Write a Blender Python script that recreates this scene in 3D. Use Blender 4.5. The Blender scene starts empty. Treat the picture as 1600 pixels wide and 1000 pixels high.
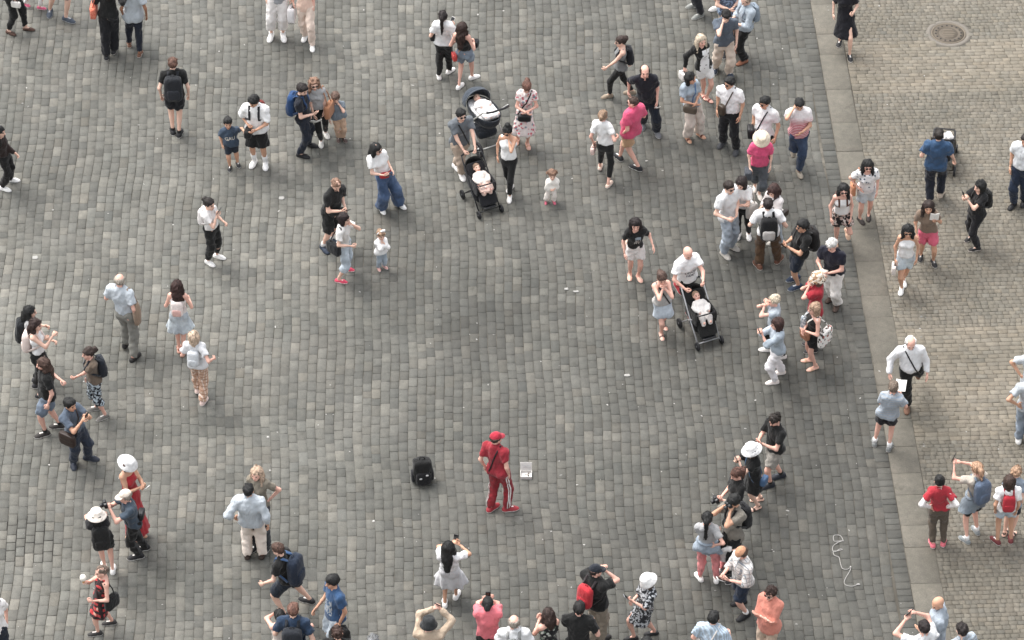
import bpy, math, random
import numpy as np
from math import sin, cos, pi, radians
rng = np.random.default_rng(7)
random.seed(7)
SC = bpy.context.scene
COL = SC.collection

# ------------------------------------------------------------------ camera, sky, sun, exposure
FPX = 5700.0            # focal length in photograph pixels (1600 wide)
DEP = radians(40.4)     # downward tilt
CH = 39.0               # height of the gallery the picture is taken from
cam_d = bpy.data.cameras.new('camera'); cam = bpy.data.objects.new('camera', cam_d); COL.objects.link(cam)
cam_d.sensor_width = 36.0; cam_d.sensor_fit = 'HORIZONTAL'; cam_d.lens = 36.0 * FPX / 1600.0
cam_d.clip_start = 0.5; cam_d.clip_end = 3000
cam.location = (0, 0, CH); cam.rotation_euler = (pi / 2 - DEP, 0, 0)
SC.camera = cam
SUN_EL, SUN_AZ = radians(64), radians(-55)     # a veiled sun, high, far left
world = bpy.data.worlds.new('World'); SC.world = world; world.use_nodes = True
wn = world.node_tree; wn.nodes.clear()
wo = wn.nodes.new('ShaderNodeOutputWorld'); wb = wn.nodes.new('ShaderNodeBackground')
sk = wn.nodes.new('ShaderNodeTexSky'); sk.sky_type = 'NISHITA'; sk.sun_disc = False
sk.sun_elevation = SUN_EL; sk.sun_rotation = SUN_AZ; sk.altitude = 200
sk.air_density = 1.6; sk.dust_density = 6.0; sk.ozone_density = 1.0
hs = wn.nodes.new('ShaderNodeHueSaturation'); hs.inputs['Saturation'].default_value = 0.22
wn.links.new(sk.outputs[0], hs.inputs['Color']); wn.links.new(hs.outputs[0], wb.inputs[0])
wb.inputs[1].default_value = 0.15
wn.links.new(wb.outputs[0], wo.inputs[0])
sun_d = bpy.data.lights.new('sun', 'SUN'); sun_d.energy = 0.85; sun_d.angle = radians(34); sun_d.color = (1.0, 0.955, 0.90)
sun = bpy.data.objects.new('sun', sun_d); COL.objects.link(sun)
sun.location = (0, 40, 30)
sun.rotation_euler = (pi / 2 - SUN_EL, 0, pi - SUN_AZ)
SC.view_settings.view_transform = 'Standard'; SC.view_settings.look = 'None'
SC.view_settings.exposure = 1.14; SC.view_settings.gamma = 1.0; SC.view_settings.use_curve_mapping = False

def at(u, v, z=0.0):
    """the point at height z that the photograph shows at pixel (u, v)"""
    dx = (u - 800.0) / FPX; du = (500.0 - v) / FPX
    y = cos(DEP) + du * sin(DEP); zz = -sin(DEP) + du * cos(DEP)
    t = (z - CH) / zz
    return np.array([dx * t, y * t, z])
def at_y(u, v, Y):
    """the point in the upright plane y = Y behind pixel (u, v)"""
    dx = (u - 800.0) / FPX; du = (500.0 - v) / FPX
    y = cos(DEP) + du * sin(DEP); zz = -sin(DEP) + du * cos(DEP)
    t = Y / y
    return np.array([dx * t, Y, CH + zz * t])
def to_px(p):
    x, y, z = p[0], p[1], p[2] - CH
    f = y * cos(DEP) - z * sin(DEP); u = y * sin(DEP) + z * cos(DEP)
    return 800 + FPX * x / f, 500 - FPX * u / f

# ------------------------------------------------------------------ small vector helpers
def V3(*a): return np.array(a, float)
def nrm(v):
    v = np.asarray(v, float); return v / (np.linalg.norm(v) + 1e-12)
ZU = V3(0, 0, 1)
def lerp(a, b, t): return a + (b - a) * t
def rot(v, k, ang):
    k = nrm(k); v = np.asarray(v, float)
    return v * cos(ang) + np.cross(k, v) * sin(ang) + k * np.dot(k, v) * (1 - cos(ang))
def s2l(c):
    c = np.asarray(c, float); return np.where(c <= 0.04045, c / 12.92, ((c + 0.055) / 1.055) ** 2.4)
def hexl(h):
    h = h.lstrip('#'); return tuple(float(x) for x in s2l([int(h[i:i + 2], 16) / 255 for i in (0, 2, 4)]))

# ------------------------------------------------------------------ materials
MC = {}
def new_mat(key):
    m = bpy.data.materials.new(key); m.use_nodes = True
    nt = m.node_tree; b = nt.nodes['Principled BSDF']
    return m, nt, b
def N(nt, t, **kw):
    n = nt.nodes.new(t)
    for k, v in kw.items():
        if k in n.inputs: n.inputs[k].default_value = v
        else: setattr(n, k, v)
    return n
def mixc(nt, fac, a, b, mode='MIX'):
    m = nt.nodes.new('ShaderNodeMix'); m.data_type = 'RGBA'; m.blend_type = mode
    for s, v in ((m.inputs[0], fac), (m.inputs[6], a), (m.inputs[7], b)):
        if hasattr(v, 'is_linked') or hasattr(v, 'links'): nt.links.new(v, s)
        else: s.default_value = v if isinstance(v, float) else (*v[:3], 1.0)
    return m.outputs[2]
def ramp(nt, fac, a, b):
    r = N(nt, 'ShaderNodeMapRange'); nt.links.new(fac, r.inputs[0])
    r.inputs[1].default_value = a; r.inputs[2].default_value = b
    return r.outputs[0]
def bump(nt, b, fac, strength, dist):
    n = N(nt, 'ShaderNodeBump'); n.inputs['Strength'].default_value = strength; n.inputs['Distance'].default_value = dist
    nt.links.new(fac, n.inputs['Height']); nt.links.new(n.outputs[0], b.inputs['Normal'])
def noise(nt, co, scale, detail=3.0, rough=0.55):
    n = N(nt, 'ShaderNodeTexNoise'); n.inputs['Scale'].default_value = scale
    n.inputs['Detail'].default_value = detail; n.inputs['Roughness'].default_value = rough
    nt.links.new(co, n.inputs['Vector']); return n.outputs[0]
def plain(key, col, rough=0.6, metal=0.0, coat=0.0, var=0.12):
    k = ('plain', key, col, rough)
    if k in MC: return MC[k]
    m, nt, b = new_mat(key); tc = N(nt, 'ShaderNodeTexCoord')
    c = hexl(col) if isinstance(col, str) else col
    f = noise(nt, tc.outputs['Object'], 23.0)
    o = mixc(nt, f, tuple(x * (1 - var) for x in c), tuple(min(1, x * (1 + var)) for x in c))
    nt.links.new(o, b.inputs['Base Color']); b.inputs['Roughness'].default_value = rough; b.inputs['Metallic'].default_value = metal
    MC[k] = m; return m
def calm(c):
    l = 0.3 * c[0] + 0.5 * c[1] + 0.2 * c[2]      # pale blues made greyer and a little darker
    if c[2] > c[0] and l > 0.12: return tuple((l + (x - l) * 0.45) * 0.88 for x in c)
    return c
def cloth(col, pat=None, cols=(), wr=1.0):
    k = ('cloth', col, pat, tuple(cols))
    if k in MC: return MC[k]
    m, nt, b = new_mat('cloth_' + (pat or 'plain')); tc = N(nt, 'ShaderNodeTexCoord'); co = tc.outputs['Object']
    c = tuple(max(x, .012) for x in calm(hexl(col))); cs = [hexl(x) for x in cols]
    f = noise(nt, co, 9.0, 4.0)
    base = mixc(nt, f, tuple(x * 0.88 for x in c), tuple(min(0.86, x * 1.08) for x in c))
    if pat == 'floral':
        v = N(nt, 'ShaderNodeTexVoronoi'); v.inputs['Scale'].default_value = 16.0; nt.links.new(co, v.inputs['Vector'])
        base = mixc(nt, ramp(nt, v.outputs['Distance'], 0.42, 0.30), base, cs[0])
        v2 = N(nt, 'ShaderNodeTexVoronoi'); v2.inputs['Scale'].default_value = 11.0; nt.links.new(co, v2.inputs['Vector'])
        base = mixc(nt, ramp(nt, v2.outputs['Distance'], 0.33, 0.22), base, cs[-1])
    elif pat == 'dots':
        v = N(nt, 'ShaderNodeTexVoronoi'); v.inputs['Scale'].default_value = 13.0; nt.links.new(co, v.inputs['Vector'])
        base = mixc(nt, ramp(nt, v.outputs['Distance'], 0.30, 0.22), base, cs[0])
    elif pat == 'blots':
        base = mixc(nt, ramp(nt, noise(nt, co, 24.0, 1.0), 0.50, 0.55), base, cs[0])
    elif pat == 'camo':
        base = mixc(nt, ramp(nt, noise(nt, co, 16.0, 1.0), 0.50, 0.54), base, cs[0])
        base = mixc(nt, ramp(nt, noise(nt, co, 21.0, 1.0), 0.60, 0.64), base, cs[-1])
    elif pat in ('plaid', 'check', 'stripe_h', 'stripe_v', 'gradstripe'):
        sp = N(nt, 'ShaderNodeSeparateXYZ'); nt.links.new(co, sp.inputs[0])
        def band(axes, per, duty):
            s = None
            for ax in axes:
                if s is None: s = sp.outputs[ax]
                else:
                    a = N(nt, 'ShaderNodeMath', operation='ADD'); nt.links.new(s, a.inputs[0]); nt.links.new(sp.outputs[ax], a.inputs[1]); s = a.outputs[0]
            d = N(nt, 'ShaderNodeMath', operation='MULTIPLY'); nt.links.new(s, d.inputs[0]); d.inputs[1].default_value = 1.0 / per
            q = N(nt, 'ShaderNodeMath', operation='FRACT'); nt.links.new(d.outputs[0], q.inputs[0])
            l = N(nt, 'ShaderNodeMath', operation='LESS_THAN'); nt.links.new(q.outputs[0], l.inputs[0]); l.inputs[1].default_value = duty
            return l.outputs[0]
        if pat == 'plaid':
            base = mixc(nt, band((0, 1), 0.11, 0.5), base, cs[0]); base = mixc(nt, band((2,), 0.11, 0.45), base, cs[-1], 'MULTIPLY' if len(cs) > 1 else 'MIX')
        elif pat == 'check':
            base = mixc(nt, band((0, 1), 0.07, 0.22), base, cs[0]); base = mixc(nt, band((2,), 0.07, 0.22), base, cs[-1])
        elif pat == 'stripe_h': base = mixc(nt, band((2,), 0.05, 0.42), base, cs[0])
        elif pat == 'stripe_v': base = mixc(nt, band((0, 1), 0.045, 0.4), base, cs[0])
        else:
            g = ramp(nt, sp.outputs[2], 1.28, 1.12)
            st = mixc(nt, band((2,), 0.035, 0.5), cs[0], cs[-1])
            base = mixc(nt, g, base, st)
    elif pat == 'denim':
        base = mixc(nt, ramp(nt, noise(nt, co, 5.0, 3.0), 0.40, 0.72), base, tuple(min(0.8, x * 1.7 + 0.02) for x in c))
    elif pat == 'knit':
        base = mixc(nt, ramp(nt, noise(nt, co, 60.0, 1.0), 0.45, 0.6), base, cs[0])
    nt.links.new(base, b.inputs['Base Color']); b.inputs['Roughness'].default_value = 0.9
    b.inputs['Specular IOR Level'].default_value = 0.25
    b.inputs['Sheen Weight'].default_value = 0.12
    mp = N(nt, 'ShaderNodeMapping'); mp.inputs['Scale'].default_value = (1.0, 1.0, 0.55); nt.links.new(co, mp.inputs[0])
    bump(nt, b, noise(nt, mp.outputs[0], 17.0, 3.0, 0.5), 0.9 * wr, 0.035)
    MC[k] = m; return m
SKINS = {'fair': 'ddb8a6', 'tan': 'c69b82', 'pink': 'dbae9e', 'olive': 'b78e72', 'brown': '946a52'}
def skin_m(tone):
    k = ('skin', tone)
    if k in MC: return MC[k]
    m, nt, b = new_mat('skin'); tc = N(nt, 'ShaderNodeTexCoord'); c = hexl(SKINS.get(tone, tone))
    o = mixc(nt, noise(nt, tc.outputs['Object'], 11.0), tuple(x * y for x, y in zip(c, (0.97, 0.90, 0.86))), tuple(min(1, x * 1.06) for x in c))
    nt.links.new(o, b.inputs['Base Color']); b.inputs['Roughness'].default_value = 0.55
    b.inputs['Subsurface Weight'].default_value = 0.0
    MC[k] = m; return m
def hair_m(col, lt=1.0):
    k = ('hair', col, lt)
    if k in MC: return MC[k]
    m, nt, b = new_mat('hair'); tc = N(nt, 'ShaderNodeTexCoord'); c = hexl(col); l_ = sum(c) / 3; c = tuple(max((l_ + (x - l_) * .62) * .85, .012) * lt for x in c)
    mp = N(nt, 'ShaderNodeMapping'); mp.inputs['Scale'].default_value = (1.0, 1.0, 0.16); nt.links.new(tc.outputs['Object'], mp.inputs[0])
    n = noise(nt, mp.outputs[0], 90.0, 3.0)
    o = mixc(nt, ramp(nt, n, 0.3, 0.7), tuple(x * 0.6 for x in c), tuple(min(1, x * 1.35 + 0.004) for x in c))
    nt.links.new(o, b.inputs['Base Color']); b.inputs['Roughness'].default_value = 0.6; b.inputs['Specular IOR Level'].default_value = 0.3
    bump(nt, b, n, 0.6, 0.01)
    MC[k] = m; return m
def leather(col): return plain('leather', col, 0.5)
BLACKP = lambda: plain('black_plastic', '15161a', 0.4)

# ------------------------------------------------------------------ mesh building
class MB:
    def __init__(s): s.v = []; s.f = []; s.m = []; s.n = 0
    def add(s, v, f, mi=0):
        v = np.asarray(v, float); s.v.append(v)
        for q in f: s.f.append(tuple(int(i) + s.n for i in q))
        if np.ndim(mi) == 0: s.m.extend([int(mi)] * len(f))
        else: s.m.extend(int(x) for x in mi)
        s.n += len(v); return s
    def build(s, name, mats, parent=None, loc=(0, 0, 0), smooth=True):
        me = mesh_of(name, np.concatenate(s.v) - np.asarray(loc) if s.v else np.zeros((0, 3)), s.f, s.m, mats, smooth)
        return obj_of(name, me, parent)
def mesh_of(name, v, f, mi, mats, smooth=True):
    me = bpy.data.meshes.new(name)
    if isinstance(f, np.ndarray):
        me.vertices.add(len(v)); me.vertices.foreach_set('co', np.ascontiguousarray(v, dtype=np.float32).ravel())
        me.loops.add(f.size); me.loops.foreach_set('vertex_index', np.ascontiguousarray(f, dtype=np.int32).ravel())
        me.polygons.add(len(f)); me.polygons.foreach_set('loop_start', np.arange(0, f.size, f.shape[1], dtype=np.int32))
        me.polygons.foreach_set('loop_total', np.full(len(f), f.shape[1], dtype=np.int32))
        me.update(calc_edges=True)
    else:
        me.from_pydata([tuple(x) for x in v], [], f)
    for m in (mats if isinstance(mats, (list, tuple)) else [mats]): me.materials.append(m)
    if mi is not None and len(me.polygons): me.polygons.foreach_set('material_index', np.asarray(mi, dtype=np.int32))
    if smooth: me.polygons.foreach_set('use_smooth', np.ones(len(me.polygons), dtype=bool))
    me.update(); return me
def obj_of(name, me, parent=None):
    o = bpy.data.objects.new(name, me); COL.objects.link(o)
    if parent is not None: o.parent = parent
    return o
def thing(name, loc, label, cat, group=None):
    o = bpy.data.objects.new(name, None); COL.objects.link(o); o.location = tuple(loc); o.empty_display_size = 0.1
    o['label'] = label; o['category'] = cat
    if group: o['group'] = group
    return o
def frame_of(d):
    d = nrm(d); a = V3(0, 0, 1) if abs(d[2]) < 0.9 else V3(1, 0, 0)
    x = nrm(np.cross(a, d)); return x, np.cross(d, x), d
def tube(pts, r, sides=6, closed=False, flat=1.0, up=None):
    pts = [np.asarray(p, float) for p in pts]; n = len(pts)
    rr = [r] * n if np.ndim(r) == 0 else list(r)
    vs = []; fs = []; px = None
    for i, p in enumerate(pts):
        if closed: d = pts[(i + 1) % n] - pts[i - 1]
        else: d = pts[min(i + 1, n - 1)] - pts[max(i - 1, 0)]
        d = nrm(d)
        if px is None:
            a = up if up is not None else (V3(0, 0, 1) if abs(d[2]) < 0.9 else V3(1, 0, 0))
            px = nrm(np.cross(a, d))
        else: px = nrm(px - d * np.dot(px, d))
        py = np.cross(d, px)
        for k in range(sides):
            t = 2 * pi * k / sides
            vs.append(p + rr[i] * (px * cos(t) + py * sin(t) * flat))
    for i in range(n if closed else n - 1):
        for k in range(sides):
            a = i * sides + k; b = i * sides + (k + 1) % sides; j = (i + 1) % n
            fs.append((a, b, j * sides + (k + 1) % sides, j * sides + k))
    if not closed:
        fs.append(tuple(range(sides - 1, -1, -1))); fs.append(tuple((n - 1) * sides + k for k in range(sides)))
    return vs, fs
def ribbon(pts, ups, w, th):
    """flat strap: rectangular section, ups are outward normals"""
    vs = []; fs = []; n = len(pts)
    for i in range(n):
        d = nrm(pts[min(i + 1, n - 1)] - pts[max(i - 1, 0)]); u = nrm(ups[i] - d * np.dot(ups[i], d)); s = np.cross(d, u)
        for a, b in ((-1, 0), (1, 0), (1, 1), (-1, 1)): vs.append(pts[i] + s * a * w / 2 + u * b * th)
    for i in range(n - 1):
        for k in range(4): fs.append((i * 4 + k, i * 4 + (k + 1) % 4, i * 4 + 4 + (k + 1) % 4, i * 4 + 4 + k))
    fs.append((3, 2, 1, 0)); fs.append(tuple((n - 1) * 4 + k for k in range(4)))
    return vs, fs
def superq(c, ax, r, e1=0.35, e2=0.35, nu=12, nv=16, dent=0.0):
    """rounded box (superquadric); ax = three unit axes"""
    vs = []; fs = []
    def p(x, e): return math.copysign(abs(x) ** e, x)
    A = np.array(ax)
    for i in range(nu + 1):
        t = -pi / 2 + pi * i / nu
        for j in range(nv):
            s = 2 * pi * j / nv
            q = V3(p(cos(t), e1) * p(cos(s), e2), p(cos(t), e1) * p(sin(s), e2), p(sin(t), e1))
            if dent: q = q * (1 + dent * sin(5 * s + 3 * t) * cos(t))
            vs.append(np.asarray(c) + (q * np.asarray(r)) @ A)
    for i in range(nu):
        for j in range(nv):
            a = i * nv + j; b = i * nv + (j + 1) % nv; fs.append((a, b, b + nv, a + nv))
    return vs, fs
def box(c, ax, r, bev=0.0):
    vs = []; A = np.array(ax); c = np.asarray(c, float)
    for z in (-1, 1):
        for x, y in ((-1, -1), (1, -1), (1, 1), (-1, 1)): vs.append(c + (V3(x, y, z) * np.asarray(r)) @ A)
    return vs, [(3, 2, 1, 0), (4, 5, 6, 7), (0, 1, 5, 4), (1, 2, 6, 5), (2, 3, 7, 6), (3, 0, 4, 7)]
def lathe(c, ax, prof, n=20, sq=(1, 1)):
    vs = []; fs = []; A = np.array(ax); c = np.asarray(c, float)
    for r, z in prof:
        for k in range(n):
            t = 2 * pi * k / n; vs.append(c + V3(r * cos(t) * sq[0], r * sin(t) * sq[1], z) @ A)
    for i in range(len(prof) - 1):
        for k in range(n):
            a = i * n + k; b = i * n + (k + 1) % n; fs.append((a, b, b + n, a + n))
    if prof[0][0] > 1e-6: fs.append(tuple(range(n - 1, -1, -1)))
    if prof[-1][0] > 1e-6: fs.append(tuple((len(prof) - 1) * n + k for k in range(n)))
    return vs, fs

# ------------------------------------------------------------------ implicit surfaces (smooth unions turned into quads)
class Pr:
    """tapered capsule a-b with radii ra-rb; sq = (unit vector, factor) thins it along a direction; cuts = [(point, normal)] keep side dot<0"""
    __slots__ = ('a', 'b', 'ra', 'rb', 'sq', 'cuts', 'k')
    def __init__(s, a, b, ra, rb, sq=None, cuts=(), k=0.04):
        s.a = np.asarray(a, float); s.b = np.asarray(b, float); s.ra = ra; s.rb = rb; s.sq = sq; s.cuts = cuts; s.k = k
    def d(s, X, Y, Z):
        px, py, pz = X - s.a[0], Y - s.a[1], Z - s.a[2]
        ba = s.b - s.a
        if s.sq is not None:
            q, f = s.sq; w = (px * q[0] + py * q[1] + pz * q[2]) * (f - 1)
            px = px + w * q[0]; py = py + w * q[1]; pz = pz + w * q[2]
            ba = ba + q * np.dot(ba, q) * (f - 1)
        L2 = ba @ ba + 1e-12
        t = np.clip((px * ba[0] + py * ba[1] + pz * ba[2]) / L2, 0, 1)
        d = np.sqrt((px - t * ba[0]) ** 2 + (py - t * ba[1]) ** 2 + (pz - t * ba[2]) ** 2) - (s.ra + (s.rb - s.ra) * t)
        for c, n in s.cuts:
            d = np.maximum(d, (X - c[0]) * n[0] + (Y - c[1]) * n[1] + (Z - c[2]) * n[2])
        return d
    def off(s, o, o2=None, cuts=None, k=None):
        return Pr(s.a, s.b, s.ra + o, s.rb + (o if o2 is None else o2), s.sq, s.cuts if cuts is None else cuts, s.k if k is None else k)
class El:
    __slots__ = ('c', 'A', 'r', 'k', 'cuts')
    def __init__(s, c, ax, r, k=0.03, cuts=()):
        s.c = np.asarray(c, float); s.A = np.array(ax); s.r = np.asarray(r, float); s.k = k; s.cuts = cuts
    def d(s, X, Y, Z):
        px, py, pz = X - s.c[0], Y - s.c[1], Z - s.c[2]; m = 0
        for i in range(3):
            m = m + ((px * s.A[i][0] + py * s.A[i][1] + pz * s.A[i][2]) / s.r[i]) ** 2
        d = (np.sqrt(m) - 1) * s.r.min()
        for c, n in s.cuts:
            d = np.maximum(d, (X - c[0]) * n[0] + (Y - c[1]) * n[1] + (Z - c[2]) * n[2])
        return d
def smin(a, b, k):
    h = np.maximum(k - np.abs(a - b), 0) / k
    return np.minimum(a, b) - h * h * k * 0.25
def bounds(prims, pad):
    lo = np.full(3, 1e9); hi = np.full(3, -1e9)
    for p in prims:
        if isinstance(p, El): l = p.c - p.r.max(); h = p.c + p.r.max()
        else:
            r = max(p.ra, p.rb); l = np.minimum(p.a, p.b) - r; h = np.maximum(p.a, p.b) + r
        lo = np.minimum(lo, l); hi = np.maximum(hi, h)
    return lo - pad, hi + pad
def field(prims, h, post=None, folds=0.0, seed=0, pad=None, subs=(), freq=1.0):
    pad = 2.5 * h if pad is None else pad
    lo, hi = bounds(prims, pad); n = np.ceil((hi - lo) / h).astype(int) + 1
    xs = lo[0] + h * np.arange(n[0]); ys = lo[1] + h * np.arange(n[1]); zs = lo[2] + h * np.arange(n[2])
    F = np.full(n, 0.15, dtype=np.float64)
    for p in prims:
        l, u = bounds([p], p.k + 2 * h)
        i0 = np.clip(np.floor((l - lo) / h).astype(int), 0, n); i1 = np.clip(np.ceil((u - lo) / h).astype(int) + 1, 0, n)
        if np.any(i1 <= i0): continue
        sl = tuple(slice(a, b) for a, b in zip(i0, i1))
        d = p.d(xs[sl[0]][:, None, None], ys[sl[1]][None, :, None], zs[sl[2]][None, None, :])
        F[sl] = smin(F[sl], d, p.k)
    X, Y, Z = xs[:, None, None], ys[None, :, None], zs[None, None, :]
    if folds:
        r = np.random.default_rng(seed); w = 0
        for i in range(5):
            d = r.normal(size=3); d[2] *= 0.6; d = d / np.linalg.norm(d) * r.uniform(22, 60) * freq
            g_ = np.sin(X * d[0] + Y * d[1] + Z * d[2] + r.uniform(0, 6.28) + 1.3 * np.sin(X * d[1] * .5 - Z * d[0] * .5 + r.uniform(0, 6))); w = w + (g_ if i < 3 else 1.2 - 2.4 * np.abs(g_))
        F = F + w * folds * 0.42
    if post is not None: F = post(F, X, Y, Z)
    for p in subs: F = np.maximum(F, -p.d(X, Y, Z))
    F[0] = F[-1] = 0.1; F[:, 0] = F[:, -1] = 0.1; F[:, :, 0] = F[:, :, -1] = 0.1
    return F, lo
EDG = [(0, 1), (2, 3), (4, 5), (6, 7), (0, 2), (1, 3), (4, 6), (5, 7), (0, 4), (1, 5), (2, 6), (3, 7)]
CRN = np.array([(x, y, z) for z in (0, 1) for y in (0, 1) for x in (0, 1)])
def nets(F, lo, h):
    s = F < 0
    c = np.zeros(tuple(x - 1 for x in F.shape), np.int8)
    sl = lambda o, n: slice(o, n - 1 + o)
    nx, ny, nz = F.shape
    for x, y, z in CRN: c += s[sl(x, nx), sl(y, ny), sl(z, nz)]
    act = (c > 0) & (c < 8); ijk = np.argwhere(act); idx = np.full(c.shape, -1, np.int64); idx[act] = np.arange(len(ijk))
    if not len(ijk): return np.zeros((0, 3)), np.zeros((0, 4), int)
    Vv = np.stack([F[ijk[:, 0] + x, ijk[:, 1] + y, ijk[:, 2] + z] for x, y, z in CRN], 1)
    acc = np.zeros((len(ijk), 3)); cnt = np.zeros(len(ijk))
    for a, b in EDG:
        va, vb = Vv[:, a], Vv[:, b]; m = (va < 0) != (vb < 0)
        t = np.where(m, va / np.where(m, va - vb, 1), 0)
        acc += np.where(m[:, None], CRN[a] + (CRN[b] - CRN[a]) * t[:, None], 0); cnt += m
    v = (ijk + acc / cnt[:, None]) * h + lo
    Q = []
    for ax in range(3):
        b, d = (ax + 1) % 3, (ax + 2) % 3
        s0 = [slice(None)] * 3; s1 = [slice(None)] * 3; s0[ax] = slice(0, -1); s1[ax] = slice(1, None)
        A, B = s[tuple(s0)], s[tuple(s1)]
        e = np.argwhere(A != B)
        if not len(e): continue
        e = e[(e[:, b] > 0) & (e[:, d] > 0) & (e[:, b] < F.shape[b] - 1) & (e[:, d] < F.shape[d] - 1)]
        ins = A[e[:, 0], e[:, 1], e[:, 2]]
        def cell(ob, od):
            q = e.copy(); q[:, b] += ob; q[:, d] += od; return idx[q[:, 0], q[:, 1], q[:, 2]]
        q = np.stack([cell(-1, -1), cell(0, -1), cell(0, 0), cell(-1, 0)], 1)
        q[~ins] = q[~ins][:, ::-1]; Q.append(q)
    Q = np.concatenate(Q); Q = Q[(Q >= 0).all(1)]
    return v, Q
def skin_of(prims, h, **kw):
    F, lo = field(prims, h, **kw); return nets(F, lo, h)
def sd_pts(prims, P):
    P = np.atleast_2d(P); d = np.full(len(P), 0.15)
    for p in prims: d = smin(d, p.d(P[:, 0], P[:, 1], P[:, 2]), p.k)
    return d
def push_out(prims, p, n, gap=0.006, far=0.45):
    """slide from far outside along -n until the surface of prims is gap away"""
    q = p + n * far
    for _ in range(40):
        d = sd_pts(prims, q)[0] - gap
        if d < 0.002: break
        q = q - n * max(min(d, 0.05) * 0.7, 0.0015)
        if np.dot(q - p, n) < -0.3: return p
    return q
# ------------------------------------------------------------------ the square: paving laid stone by stone
PR = radians(2.15)                                   # the courses run a little left of the view
PX = V3(cos(PR), sin(PR), 0); PY = V3(-sin(PR), cos(PR), 0)
def to_pav(p): return float(np.dot(p, PX)), float(np.dot(p, PY))
EDGE = to_pav(at(1352, 500))[0]                      # left edge of the slab strip
SLABW = 0.47
def lowf(x, y, k=0):
    return (sin(0.41 * x + 0.23 * y + 1.7 * k) + sin(-0.19 * x + 0.53 * y + 2.3 * k + 1) + sin(0.71 * x - 0.37 * y + 0.9 * k + 2)) / 3
def stone_mat():
    m, nt, b = new_mat('stone'); at_ = N(nt, 'ShaderNodeAttribute', attribute_name='Col'); tc = N(nt, 'ShaderNodeTexCoord')
    geo = N(nt, 'ShaderNodeNewGeometry'); co = geo.outputs['Position']
    f1 = noise(nt, co, 9.0, 5.0, 0.6); f2 = noise(nt, co, 55.0, 3.0, 0.6); f3 = noise(nt, co, 1.1, 4.0, 0.6)
    o = mixc(nt, 1.0, at_.outputs['Color'], mixc(nt, ramp(nt, f1, 0.3, 0.7), (0.80, 0.80, 0.80), (1.15, 1.15, 1.14)), 'MULTIPLY')
    o = mixc(nt, 1.0, o, mixc(nt, ramp(nt, f2, 0.3, 0.7), (0.80, 0.80, 0.80), (1.18, 1.18, 1.17)), 'MULTIPLY')
    o = mixc(nt, 1.0, o, mixc(nt, ramp(nt, f3, 0.35, 0.68), (0.86, 0.87, 0.86), (1.06, 1.05, 1.04)), 'MULTIPLY')
    f4 = noise(nt, co, 0.42, 5.0, 0.62); o = mixc(nt, 1.0, o, mixc(nt, ramp(nt, f4, 0.34, 0.66), (0.86, 0.865, 0.86), (1.10, 1.095, 1.09)), 'MULTIPLY')
    f5 = noise(nt, co, 2.6, 6.0, 0.7); o = mixc(nt, ramp(nt, f5, 0.60, 0.70), o, mixc(nt, 1.0, o, (0.66, 0.66, 0.64), 'MULTIPLY'))
    # scuffs and dried stains that keep their own shape
    st = noise(nt, co, 5.0, 6.0, 0.72)
    o = mixc(nt, ramp(nt, st, 0.67, 0.76), o, (0.24, 0.23, 0.215))
    nt.links.new(o, b.inputs['Base Color'])
    r = N(nt, 'ShaderNodeMapRange'); nt.links.new(f1, r.inputs[0]); r.inputs[3].default_value = 0.62; r.inputs[4].default_value = 0.9
    nt.links.new(r.outputs[0], b.inputs['Roughness']); b.inputs['Specular IOR Level'].default_value = 0.35
    bump(nt, b, f2, 0.5, 0.006)
    return m
STONE = stone_mat()
def grout_mat():
    m, nt, b = new_mat('joint_sand'); geo = N(nt, 'ShaderNodeNewGeometry'); co = geo.outputs['Position']
    o = mixc(nt, ramp(nt, noise(nt, co, 0.55, 3.0), 0.40, 0.62), (0.055, 0.048, 0.037), (0.15, 0.138, 0.115))
    o = mixc(nt, ramp(nt, noise(nt, co, 7.0, 4.0), 0.35, 0.7), o, (0.06, 0.055, 0.045))
    nt.links.new(o, b.inputs['Base Color']); b.inputs['Roughness'].default_value = 0.95
    return m
def struct(name, me, parent=None):
    o = obj_of(name, me, parent)
    if parent is None: o['kind'] = 'structure'
    return o
ground = struct('ground', mesh_of('ground', V3(1500, 1500, 0) * np.array([(-1, -1, 0), (1, -1, 0), (1, 1, 0), (-1, 1, 0)]) + V3(0, 0, -0.022), np.array([(0, 1, 2, 3)]), None, grout_mat(), False))

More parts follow.
